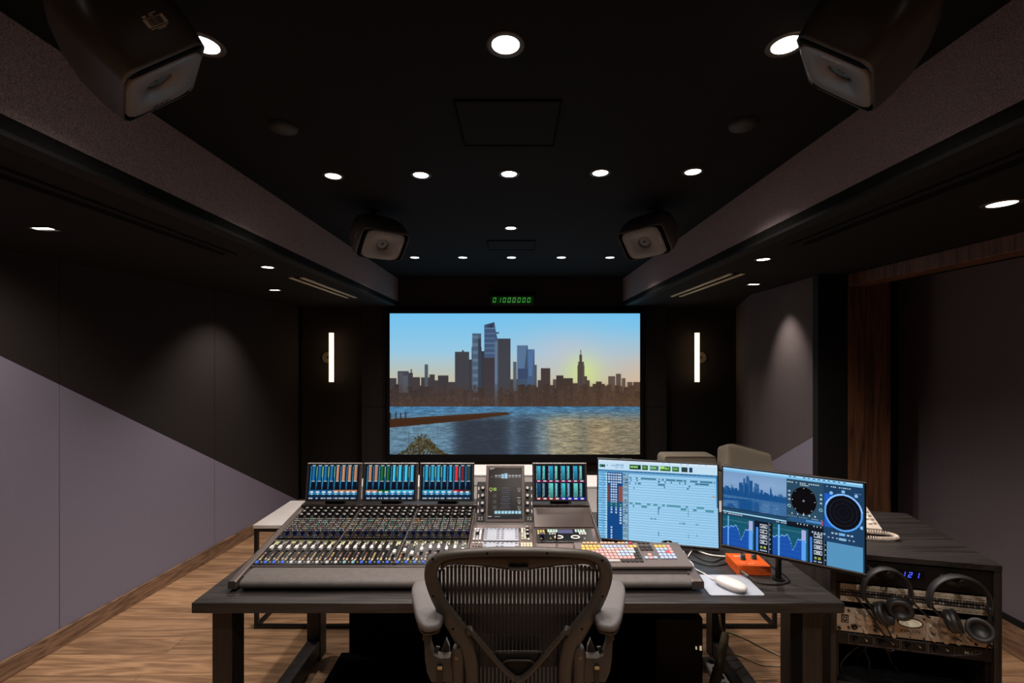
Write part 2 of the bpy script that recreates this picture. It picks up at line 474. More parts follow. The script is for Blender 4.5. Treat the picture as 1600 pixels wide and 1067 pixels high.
# ------------------------------------------------------------------ downlights
LAMP = (1.0, 0.905, 0.835)
M_glow = mat('lamp_glow', (255, 250, 244), .4, emit=(255, 247, 238), estr=9.0)
M_ring = mat('lamp_trim', (70, 64, 60), .45, metal=.4)
def spot(x, y, z, power, size, blend=0.9, to=None, r=0.03):
    l = bpy.data.lights.new('downlight_beam', 'SPOT'); l.energy = power; l.color = LAMP; l.spot_size = math.radians(size); l.spot_blend = blend; l.shadow_soft_size = r
    o = bpy.data.objects.new('downlight_beam', l); COL.objects.link(o); o.location = (x, y, z)
    if to is not None: o.rotation_euler = (Vector(to) - Vector((x, y, z))).to_track_quat('-Z', 'Y').to_euler()
    return o
def make_down(r):
    t = thing('downlight', (0, 0, 0), 'x', 'ceiling light')
    b = B(); b.lathe([(r * 1.05, .004), (r * 1.42, .004), (r * 1.42, 0.0), (r * 1.36, -.004), (r * 1.05, -.004), (r * .95, .001)], (0, 0, 0), (0, 0, 1), 32, False); b.build('trim_ring', M_ring, t)
    b = B(); b.lathe([(r * 1.06, -.0015), (r * .6, -.0035), (.0001, -.004)], (0, 0, 0), (0, 0, 1), 32); b.build('lamp_face', M_glow, t)
    return t
proto = make_down(.034)
first = [True]
def down(x, y, z, label, group, power, size=130, big=1.0, to=None, blend=1.0):
    if first[0]: o = proto; o.location = (x, y, z); o['label'] = label; first[0] = False
    else: o = dup(proto, (x, y, z), label)
    o.scale = (big, big, 1); o['group'] = group
    spot(x, y, z - .02, power, size, blend, to)
PW = 40
place = ['nearest the west soffit', 'second from the west soffit', 'in the middle', 'second from the east soffit', 'nearest the east soffit']
for i, x in enumerate((-.825, -.022, .725)):
    down(x, 1.21, HC, ['round ceiling downlight glaring beside the barcode speaker', 'round ceiling downlight on its own, largest and highest in view', 'round ceiling downlight glaring beside the speaker over the rack cabinet'][i], 'row of three downlights', PW, big=1.08)
for i, x in enumerate((-.83, -.425, -.022, .39, .803)):
    down(x, 2.09 - .012 * i, HC, 'round downlight of the middle row over the console, ' + place[i], 'middle row of downlights', PW)
down(-.02, 2.936, HC, 'single round ceiling downlight between the middle and far rows', 'single downlight', PW, big=.95)
for i, x in enumerate((-.83, -.428, -.02, .396, .803)):
    down(x, 3.807, HC, 'round downlight of the far row before the screen, ' + place[i], 'far row of downlights', PW * .8)
down(-1.47, 2.717, HS, 'round soffit downlight between the two air slots, west side', 'soffit downlights', PW * .7, big=.95)
down(1.37, 2.50, HS, 'round soffit downlight near the bright air slot, east side', 'soffit downlights', PW * .7, big=.95)
down(1.705, 1.59, HS, 'round soffit downlight above the timber framed recess', 'soffit downlights', PW * .5, big=1.15)
# wall-washing lamps: narrow rectangular slots
def make_slot():
    t = thing('wall_washer', (0, 0, 0), 'x', 'ceiling light', 'wall washers')
    b = B()
    for s in (-1, 1): b.box((s * .043, 0, -.002), (.008, .06, .004)); b.box((0, s * .028, -.002), (.094, .006, .004))
    b.build('trim_ring', M_ring, t)
    b = B(); b.box((0, 0, -.0012), (.078, .022, .002)); b.build('lamp_face', M_glow, t)
    return t
sl = make_slot()
for i, (x, y, lab, tgt) in enumerate(((-1.918, 3.657, 'small slot lamp in the soffit throwing a pool on the west wall', (lw(3.6), 3.6, 1.0)),
                                      (1.77, 3.366, 'small slot lamp in the soffit throwing a pool on the east wall', (2.02, 3.33, 1.45)),
                                      (-1.96, 1.90, 'slot lamp in the soffit close over the lavender wall', (lw(1.8), 1.85, .9)))):
    o = sl if i == 0 else dup(sl, (x, y, HS), lab)
    o.location = (x, y, HS); o['label'] = lab
    spot(x, y, HS - .015, (44, 34, 34)[i], (84, 62, 130)[i], 1.0, tgt, .03)
# a row behind the camera position, like the one overhead
for i, x in enumerate((-.825, -.022, .725)):
    down(x, .33, HC, 'round ceiling downlight of the row behind the desk chair, ' + ('west', 'middle', 'east')[i], 'row behind the chair', PW * (.5, .3, 1.8)[i])

# ------------------------------------------------------------------ linear air slots in the soffits
M_alu = mat('brushed_blade', (215, 196, 164), .5, metal=.2)
def slot(x, y0, y1, lab, bl):
    t = thing('air_vent', (x, (y0 + y1) / 2, HS), lab, 'air vent', 'soffit air slots')
    b = B(); b.box((x, (y0 + y1) / 2, HS - .0015), (.075, y1 - y0, .003)); b.build('slot_opening', M_gap, t)
    for s in (-1, 1):
        b = B(); b.box((x + s * .037, (y0 + y1) / 2, HS - .005), (.024, y1 - y0 + .03, .010), .002); b.build('blade', bl, t)
slot(-1.49, .2, 2.36, 'long dark air slot in the west soffit', M_soffit)
slot(-1.465, 3.07, 4.09, 'bright edged air slot in the west soffit, nearer the screen', M_alu)
slot(1.36, .2, 2.16, 'long dark air slot in the east soffit', M_soffit)
slot(1.43, 2.926, 4.0, 'bright edged air slot in the east soffit, nearer the screen', M_alu)

# ------------------------------------------------------------------ wall sconces
M_tube = mat('sconce_tube', (255, 240, 215), .4, emit=(255, 226, 180), estr=3.2)
def sconce(x, xm, yw, lab):
    t = thing('wall_sconce', (x, yw, 1.34), lab, 'wall light', 'tube sconces')
    b = B(); yt = 4.83; b.cyl((x, yt, 1.35), (x, yt, 1.87), .024, n=20); b.build('light_tube', M_tube, t)
    b = B()
    for z in (1.34, 1.87): b.cyl((x, yt, z), (x, yt, z + .012), .026, n=20)
    b.build('end_cap', M_steel, t)
    b = B(); b.cyl((xm, yw, 1.61), (xm, yw - .02, 1.61), .06, n=32); b.build('mounting_disc', mat('satin_brass', (150, 135, 118), .4, metal=.7), t)
    b = B(); b.bar((xm, yw - .02, 1.61), (x, yt + .03, 1.61), .02, .02, .003); b.build('bracket', M_steel, t)
sconce(-1.937, -2.023, 4.96, 'vertical warm tube sconce in the alcove by the west wall')
sconce(1.944, 2.03, 4.96, 'vertical warm tube sconce in the alcove above the sofa')
# ------------------------------------------------------------------ the skyline picture
def skyline(W, H):
    S = 2; c = Cv(W * S, H * S); u = c.xx; v = c.yy
    top = np.array((112, 194, 240.)); mid = np.array((158, 200, 222.)); low = np.array((204, 184, 150.))
    t = np.clip(v / .33, 0, 1)[..., None]; t2 = np.clip((v - .28) / .25, 0, 1)[..., None]
    c.a = (top * (1 - t) + mid * t) * (1 - t2) + low * t2
    pk = np.exp(-(((u - .72) / .2) ** 2 + ((v - .28) / .16) ** 2))[..., None]; c.a = c.a * (1 - .55 * pk) + np.array((206, 190, 196)) * .55 * pk
    g = np.exp(-(((u - .775) / .075) ** 2 + ((v - .42) / .12) ** 2))[..., None]; c.a = c.a * (1 - .8 * g) + np.array((206, 226, 138)) * .8 * g
    rt = np.clip((u - .8) / .2, 0, 1)[..., None] * np.clip((v - .1) / .3, 0, 1)[..., None]; c.a = c.a * (1 - .5 * rt) + np.array((222, 178, 150)) * .5 * rt
    X = lambda x: (x - 73) / 1430.; Y = lambda y: (y - 187) / 803.
    def bl(x0, x1, y, col, y1=718): c.R(X(x0), Y(y), X(x1), Y(y1), col)
    dk = (72, 66, 70); bu = (76, 78, 88)
    for x0, x1, y, col in ((73, 112, 555, dk), (112, 150, 590, dk), (118, 182, 515, bu), (182, 205, 525, dk), (192, 200, 505, dk), (205, 246, 550, dk), (252, 300, 551, dk), (272, 291, 477, (88, 100, 112)), (300, 330, 535, dk),
                           (330, 348, 568, dk), (348, 408, 540, (66, 62, 66)), (405, 446, 578, dk), (445, 527, 405, (70, 70, 78)), (485, 497, 398, (70, 70, 78)), (527, 542, 450, (64, 62, 68)), (540, 598, 378, (72, 88, 108)), (545, 596, 301, (84, 106, 130)),
                           (578, 596, 330, (58, 70, 90)), (596, 614, 402, (60, 60, 68)), (690, 763, 330, (70, 72, 82)), (763, 800, 562, dk), (778, 798, 462, (92, 108, 122)), (800, 862, 370, (70, 92, 118)), (860, 901, 392, (78, 104, 140)), (898, 913, 480, (82, 96, 110)),
                           (918, 936, 566, dk), (936, 990, 499, (74, 62, 60)), (988, 1006, 612, dk), (1005, 1026, 563, (96, 84, 80)), (1025, 1066, 541, (70, 56, 52)), (1065, 1120, 556, (74, 58, 50)), (1118, 1147, 584, (80, 64, 52)),
                           (1146, 1186, 482, (92, 80, 74)), (1150, 1182, 462, (92, 80, 74)), (1156, 1172, 422, (88, 76, 70)), (1162, 1166, 395, (80, 70, 66)), (1186, 1200, 545, (88, 74, 66)), (1198, 1216, 568, (84, 70, 62)), (1214, 1234, 604, (84, 70, 60)),
                           (1232, 1302, 588, (80, 62, 52)), (1252, 1285, 575, (80, 62, 52)), (1300, 1326, 598, (96, 76, 60)), (1322, 1362, 544, (108, 92, 82)), (1366, 1394, 531, (104, 90, 80)), (1360, 1400, 600, (104, 84, 66)), (1399, 1420, 556, (116, 98, 84)), (1418, 1466, 605, (112, 88, 66)), (1430, 1460, 577, (108, 90, 76)), (1465, 1505, 578, (92, 74, 60))):
        bl(x0, x1, y, col)
    x = 73
    while x < 1503:
        wd = random.uniform(9, 34); k_ = (x - 73) / 1430.; sh = random.uniform(.8, 1.12); bl(x, x + wd, random.uniform(588, 640), tuple(v * sh for v in (64 + 24 * k_, 58 + 6 * k_, 62 - 12 * k_))); x += wd * .9
    for _ in range(260):
        x, y = random.uniform(73, 1490), random.uniform(600, 705); c.R(X(x), Y(y), X(x + random.uniform(4, 16)), Y(y + random.uniform(3, 20)), random.choice([(56, 50, 54), (92, 76, 66), (74, 64, 62)]), .6)
    tw = (74, 98, 134)
    c.poly([(X(613), Y(252)), (X(671), Y(236)), (X(681), Y(300)), (X(691), Y(340)), (X(691), Y(718)), (X(613), Y(718))], tw)
    c.poly([(X(625), Y(260)), (X(668), Y(240)), (X(660), Y(268))], (56, 66, 88)); c.R(X(678), Y(294), X(697), Y(301), (44, 50, 60))
    for k in range(6): c.R(X(615), Y(270 + k * 28), X(676), Y(276 + k * 28), (86, 116, 152))
    c.R(X(613), Y(440), X(672), Y(718), (66, 60, 68)); c.R(X(672), Y(345), X(691), Y(718), (92, 112, 136))
    for k in range(9): c.R(X(548), Y(312 + 44 * k), X(577), Y(330 + 44 * k), (98, 122, 146), .5)
    c.poly([(X(800), Y(372)), (X(858), Y(372)), (X(835), Y(560)), (X(800), Y(560))], (84, 112, 146)); c.poly([(X(862), Y(400)), (X(899), Y(392)), (X(886), Y(545)), (X(866), Y(545))], (76, 108, 152)); c.R(X(806), Y(500), X(862), Y(560), (62, 80, 116))
    c.R(X(125), Y(522), X(150), Y(640), (104, 108, 116), .5); c.R(X(150), Y(540), X(176), Y(640), (112, 122, 130), .5)
    # base of the city, hazier and browner towards the shore
    z = np.clip((v - Y(575)) / (Y(700) - Y(575)), 0, 1)[..., None] * (v < Y(718))[..., None]
    base = np.array((88, 66, 54)) * (1 - np.clip(u - .3, 0, 1)[..., None] * .3) + np.array((120, 84, 44)) * (np.clip(u - .6, 0, 1)[..., None] * .8)
    nz = fnoise(H * S, W * S, 5, 4)[..., None]
    c.a = c.a * (1 - z * .75) + (base * (.8 + .4 * nz)) * z * .75
    m_ = (v < Y(718)) & (c.a.sum(2) < 330); c.a[m_] *= .86
    # water
    wv = np.clip((v - Y(718)) / (1 - Y(718)), 0, 1)
    rip = fnoise(H * S, W * S, 3.0, 22) * .6 + fnoise(H * S, W * S, 2, 9) * .4
    far = np.array((70, 128, 172.)); nl = np.array((104, 140, 164.)); nr = np.array((140, 130, 108.))
    uu = np.clip((u - .5) / .3, 0, 1)[..., None]
    wat = far * (1 - np.clip(wv * 3, 0, 1)[..., None]) + (nl * (1 - uu) + nr * uu) * np.clip(wv * 3, 0, 1)[..., None]
    for x0, x1, col, a in ((440, 765, (38, 42, 54), .85), (785, 912, (44, 54, 72), .78), (985, 1158, (186, 166, 124), .6), (1158, 1200, (96, 104, 100), .5), (1200, 1335, (182, 158, 118), .5), (1335, 1503, (140, 128, 104), .3)):
        k = (1 / (1 + np.exp(-(u - X(x0)) * 90)) * 1 / (1 + np.exp((u - X(x1)) * 90)) * np.clip((wv - .12) * 5, 0, 1))[..., None] * a * (.6 + .8 * rip[..., None]).clip(0, 1)
        wat = wat * (1 - k) + np.array(col) * k
    wat = wat * (.58 + .66 * rip[..., None])
    m = v > Y(718); c.a[m] = wat[m]
    c.poly([(X(73), Y(788)), (X(560), Y(758)), (X(740), Y(748)), (X(766), Y(762)), (X(500), Y(798)), (X(73), Y(838))], (66, 40, 22))
    c.poly([(X(73), Y(800)), (X(700), Y(762)), (X(500), Y(796)), (X(73), Y(836))], (62, 36, 18))
    for x in (73, 104, 132, 160): c.R(X(x), Y(752), X(x + 7), Y(790), (48, 36, 34))
    # bush on the bank
    for k in range(1000):
        a = random.gauss(0, 1); r = random.random()
        bx = 265 + a * 62; hgt = 118 * math.exp(-((bx - 255) / 85) ** 2) * r ** .7 * random.uniform(.75, 1.1)
        c.R(X(bx), Y(990 - hgt), X(bx + random.uniform(3, 9)), Y(990 - hgt + random.uniform(3, 9)), random.choice([(48, 44, 24), (66, 60, 34), (84, 70, 40), (38, 34, 20), (92, 84, 56)]))
    for x, y in ((182, 858), (232, 850), (345, 832), (320, 870)): c.R(X(x), Y(y), X(x + 2), Y(960), (64, 56, 36), .7)
    return np.clip(c.a.reshape(H, S, W, S, 3).mean((1, 3)), 0, 255)
SKY = skyline(520, 292)

M_scr = screen_mat('projected_picture', 1.0, .6)
t = thing('projection_screen', (.01, YB, .587), 'wide screen with a city skyline at dusk on the end wall', 'screen')
x0, x1, z0, z1 = -1.311, 1.331, .587, 2.075; ys = YB - .045
b = B(); q = .085
for xx0, xx1, zz0, zz1 in ((x0 - .035, x0, z0 - q, z1 + .04), (x1, x1 + .035, z0 - q, z1 + .04), (x0, x1, z1, z1 + .04), (x0, x1, z0 - q, z0)): b.slab(xx0, xx1, ys - .012, YB - .001, zz0, zz1, .003)
b.build('screen_frame', mat('velvet_black', (10, 10, 11), .85, spec=.2), t)
lit_panel('picture', SKY, (x0, ys, z1), (x1, ys, z1), (x1, ys, z0), (x0, ys, z0), M_scr, t)
b = B(); b.text('Stewart', .032, basis((1.19, ys - .0125, z0 - .045), (1, 0, 0), (0, 0, 1), (0, -1, 0))); b.build('maker_mark', mat('mark_white', (190, 190, 190), .5, emit=(120, 120, 120), estr=.3), t)

# ------------------------------------------------------------------ time-code clock
t = thing('timecode_clock', (-.017, YB, 2.16), 'black time display with green digits on the wall above the screen', 'clock')
b = B(); b.slab(-.257, .223, YB - .06, YB - .001, 2.16, 2.268, .004); b.build('housing', mat('clock_case', (22, 21, 21), .45), t)
b = B(); yq = YB - .062
for s in (0, 1):
    b.slab(-.25, .216, yq - .002, yq, 2.165 + s * .093, 2.169 + s * .093); b.slab(-.25 + s * .462, -.246 + s * .462, yq - .002, yq, 2.165, 2.262)
b.build('bezel', mat('clock_bezel', (70, 68, 66), .3, metal=.5), t)
b = B(); b.slab(-.235, .2, yq - .001, yq, 2.178, 2.25); b.build('display_window', mat('clock_window', (3, 14, 3), .15, emit=(8, 48, 8), estr=.5), t)
SEG = {'0': 'abcdef', '1': 'bc', '2': 'abged'}
def digits(b, txt, M, w, h, pitch, th=.14):
    """seven-segment figures, slightly slanted"""
    for i, ch in enumerate(txt):
        if ch not in SEG: continue
        def pt(x, y): return M @ Vector((i * pitch + x * w + .16 * y * h, y * h, 0))
        for sg in SEG[ch]:
            q = {'a': (.12, 1 - th, .88, 1), 'd': (.12, 0, .88, th), 'g': (.12, .5 - th / 2, .88, .5 + th / 2), 'f': (0, .53, th * 1.3, .97), 'b': (1 - th * 1.3, .53, 1, .97), 'e': (0, .03, th * 1.3, .47), 'c': (1 - th * 1.3, .03, 1, .47)}[sg]
            b.add([pt(q[0], q[1]), pt(q[2], q[1]), pt(q[2], q[3]), pt(q[0], q[3])], [(0, 1, 2, 3)])
M_green = mat('green_segments', (20, 60, 20), .4, emit=(96, 196, 92), estr=.8)
b = B(); digits(b, '01000000', basis((-.222, yq - .003, 2.189), (1, 0, 0), (0, 0, 1), (0, -1, 0)), .028, .05, .0515, .10); b.build('digit_display', M_green, t)

# ------------------------------------------------------------------ loudspeakers
M_cab = mat('speaker_shell', (66, 62, 59), .36, spec=.6, noise=.25, nscale=600)
M_wg = mat('speaker_waveguide', (108, 100, 95), .4, spec=.5)
M_txt = mat('speaker_lettering', (205, 200, 190), .5)
def rrect(w, h, r, n=8):
    pts = []
    for cx, cy, a0 in ((w / 2 - r, h / 2 - r, 0), (-w / 2 + r, h / 2 - r, 90), (-w / 2 + r, -h / 2 + r, 180), (w / 2 - r, -h / 2 + r, 270)):
        for k in range(n):
            a = math.radians(a0 + 90 * k / (n - 1)); pts.append((cx + r * math.cos(a), cy + r * math.sin(a)))
    return pts
def oblong(w, h, n=64, e=5.0):
    """rounded oblong met by n evenly turned rays"""
    out = []
    for k in range(n):
        a = 2 * PI * k / n; c, s_ = math.cos(a), math.sin(a)
        R = (abs(c / (w / 2)) ** e + abs(s_ / (h / 2)) ** e) ** (-1 / e); out.append((R * c, R * s_))
    return out
def speaker(pos, u, w, k, lab, sticker=0, endmark=0):
    pos = Vector(pos); w = Vector(w).normalized(); u = Vector(u); u = (u - w * u.dot(w)).normalized(); v = w.cross(u)
    M = basis(pos, u, v, w)
    t = thing('ceiling_speaker', pos, lab, 'loudspeaker', 'ceiling loudspeakers'); t.scale = (k, k, k)
    W, H = .305, .205
    def ring(wd, hg, r, z): return [M @ Vector((x, y, z)) for x, y in rrect(wd, hg, r)]
    b = B()
    prof = [(.285, .185, .03, -.012), (.294, .196, .034, .0), (.300, .201, .037, .003), (.305, .205, .04, -.006), (.318, .220, .046, -.05), (.322, .226, .055, -.10), (.306, .212, .07, -.155), (.265, .180, .075, -.20), (.20, .13, .06, -.225), (.12, .075, .035, -.232)]
    b.loft([ring(*q) for q in prof][::-1], True, (True, True)); b.build('cabinet_shell', M_cab, t)
    b = B(); rings = []; base = oblong(.247, .194)      # waveguide: rounded-oblong rim falling to a round throat
    for f, z in ((1.0, -.004), (1.0, .004), (.97, .0062), (.78, .0035), (.6, -.0015), (.45, -.0065), (.36, -.010)):
        g = max(0, min(1, (1 - f) / .64)); g = g * g * (3 - 2 * g); rr = []
        for i, (x, y) in enumerate(base):
            a = 2 * PI * i / 64; rr.append(M @ Vector((x * f * (1 - g) + .033 * math.cos(a) * g, y * f * (1 - g) + .033 * math.sin(a) * g, z)))
        rings.append(rr)
    b.loft(rings, True, (False, False)); wg = b.build('waveguide', M_wg, t)
    b = B(); b.lathe([(.034, -.0095), (.029, -.014), (.020, -.02), (.015, -.019)], M @ Vector((0, 0, 0)), w, 32, False); b.build('driver_cone', mat('driver_black', (9, 8, 8), .4), t)
    b = B(); b.lathe([(.016, -.019), (.012, -.013), (.007, -.0105), (.0001, -.0095)], M @ Vector((0, 0, 0)), w, 24); b.build('tweeter_dome', mat('dome_grey', (34, 32, 32), .2), t)
    for s in (-1, 1):
        b = B(); b.loft([[M @ Vector((s * (.131 + x), y, z)) for x, y in rrect(.019, .178, .009, 4)] for z in (-.01, .0035)], False); b.build('port_slot', M_gap, t)
    b = B(); b.text('GENELEC', .0125, M @ basis((.108, 0, .0068), (0, 1, 0), (-1, 0, 0), (0, 0, 1)), .0003); b.build('lettering', M_txt if not sticker else mat('lettering_dark', (30, 27, 25), .5), wg)
    if endmark:
        b = B(); b.text('GENELEC', .013, M @ basis((endmark * .1600, .02, -.05), (0, endmark, 0), (0, 0, 1), (endmark, 0, 0)), .0003); b.build('lettering', M_txt, t)
    if sticker:
        st = B(M @ basis((sticker * .1605, .03, -.06), (0, sticker, 0), (0, 0, 1), (sticker, 0, 0)))
        st.box((0, 0, 0), (.045, .017, .001)); st.mat = 1
        x = -.015
        while x < .0145:
            wd = random.choice((.0007, .0011, .0018)); st.box((x + wd / 2, 0, .0007), (wd, .0145, .0004)); x += wd + random.choice((.0006, .001))
        st.mat = 0
        for y, x0_, x1_ in ((.0115, -.019, .02), (.0145, -.012, .006), (-.0115, -.004, .006), (-.015, -.013, .003)): st.box(((x0_ + x1_) / 2, y, 0), (x1_ - x0_, .0016, .0008))
        st.box((.0155, -.0125, 0), (.008, .004, .0008))
        st.build('barcode_sticker', [mat('sticker_white', (214, 206, 190), .6), mat('sticker_black', (40, 34, 30), .6)], t)
    # bracket up to the ceiling
    back = M @ Vector((0, 0, -.19)); zc = pos.z + (HC - pos.z) / k; zk = min(back.z + .04, zc - .02)
    b = B(); b.cyl(back, (back.x, back.y, zk), .018); b.cyl((back.x, back.y, zk - .015), (back.x, back.y, zc), .016); b.cyl((back.x, back.y, zc), (back.x, back.y, zc - .006), .05, n=24)
    b.build('mounting_bracket', mat('bracket_black', (8, 8, 8), .9, spec=.1), t)
    return t
# ------------------------------------------------------------------ desk
M_desk = wood('black_oak', (20, 18, 17), (50, 44, 41), (1.2, 26, 26), 0.45, bump=0.2)
M_deskv = wood('black_oak_upright', (20, 18, 17), (46, 41, 38), (26, 26, 1.2), 0.5, bump=0.2)
DT = 0.76
desk = thing('studio_desk', (.015, 2.05, 0), 'black oak trestle desk carrying the mixing console and two monitors', 'desk')
b = B(); b.slab(-1.126, 1.155, 1.588, 2.52, DT - .037, DT, .002); b.build('desktop', M_desk, desk)
for x in (-1.066, 1.091):
    for y in (1.70, 2.46):
        b = B(); b.slab(x - .036, x + .036, y - .04, y + .04, .001, DT - .038, .003); b.build('leg', M_deskv, desk)
    b = B(); b.slab(x - .034, x + .034, 1.742, 2.418, .03, .11, .003); b.build('runner', M_desk, desk)
    b = B(); b.slab(x - .03, x + .03, 1.742, 2.418, DT - .10, DT - .038, .003); b.build('apron', M_desk, desk)
b = B(); b.slab(-1.03, 1.055, 2.44, 2.48, DT - .12, DT - .038, .003); b.build('crossbeam', M_desk, desk)
b = B(); b.slab(-.90, .90, 2.485, 2.505, .001, DT - .038, .002); b.build('added_shade_panel', M_black, desk)  # dark board added to blacken the shaded space between the legs

# ------------------------------------------------------------------ mixing console
M_body = mat('console_metal', (66, 58, 55), .38, metal=.55, noise=.1, nscale=300)
M_rail = mat('console_rail', (92, 82, 78), .4, metal=.6)
M_panel = mat('console_panel', (10, 9, 8), .28, spec=.35)
M_bronze = mat('console_bronze', (98, 84, 80), .32, metal=.6)
M_leather = mat('armrest_leather', (82, 76, 73), .62, spec=.35, noise=.12, nscale=45, bump=.25, bscale=260)
M_btn = mat('console_buttons', (200, 200, 200), .45, attr='Col')
M_btnlit = screen_mat('lit_buttons', .9, .4)
M_cap = mat('fader_white', (205, 200, 198), .35)
M_capblk = mat('knob_black', (16, 15, 15), .35)
M_capsil = mat('knob_silver', (190, 185, 182), .3, metal=.5)
M_slot = M_gap
Y1, Z1, SL = 1.762, .812, .156
nrm = Vector((0, -SL, 1)).normalized(); dirs = Vector((0, 1, SL)).normalized()
def S(x, y, h=0.0): return Vector((x, y, Z1 + SL * (y - Y1))) + nrm * h
RS = Matrix((Vector((1, 0, 0)), dirs, nrm)).transposed()
def Dy(py): return 770.0 / (py - 446.1)      # depth on the sloped panel from a photograph row
con = thing('mixing_console', (-.2, 1.95, DT), 'wide sloped mixing console with rows of white faders on the desk', 'mixing console')
# housing: wedge below the panel
X0, X1, XM = -1.044, .69, .385
b = B()
def wedge(xa, xb, ya, yb, bottom=DT + .012, drop=.004):
    b.prism([(xa, ya, bottom), (xa, yb, bottom), (xa, yb, S(0, yb).z - drop), (xa, ya, S(0, ya).z - drop)], (xb - xa, 0, 0))
wedge(-1.03, .365, 1.70, 2.27); b.slab(.365, .66, 1.70, 1.885, DT + .012, .808)
b.slab(-1.03, .365, 2.20, 2.29, DT + .012, .905, .004)
for x in (-.9, -.3, .3): 
    for y in (1.72, 2.2): b.cyl((x, y, DT), (x, y, DT + .014), .02, n=12)
b.build('base_housing', M_body, con)
# armrest: padded nosing
prof = [(1.664, .772), (1.657, .782), (1.659, .794), (1.668, .8005), (1.70, .8065), (1.745, .8095), (1.752, .808), (1.752, .772)]
b = B(); b.loft([[Vector((x, y, z)) for y, z in prof] for x in (-1.0, -.5, 0, .3, .648)], True); arm = b.build('armrest', M_leather, con)
b = B(); b.slab(-1.02, .66, 1.7525, 1.7615, .79, .8125, .001); b.build('front_strip', M_rail, con)
for xa, xb, ye in ((X0, -1.0145, 2.30), (.65, X1 + .004, 1.874)):
    b = B(); pr = []
    for y in (1.66, 1.675, 1.74, 1.80, 2.0, ye):
        zt = (S(0, y).z if xa < 0 else min(S(0, y).z, .8045)) + .004 if y > 1.72 else .797 + (y - 1.66) * .2
        zb = .772 if y < 1.7 else DT + .013
        pr.append([Vector((xa, y, zb)), Vector((xb, y, zb)), Vector((xb, y, zt)), Vector((xb - .006, y, zt + .003)), Vector((xa + .006, y, zt + .003)), Vector((xa, y, zt))])
    b.loft(pr, False); b.build('side_rail', M_rail, con)
b = B(); b.bar(S(.3675, 1.905, -.02), S(.3675, 2.29, -.02), .011, .05, .003); b.build('side_rail', M_rail, con)

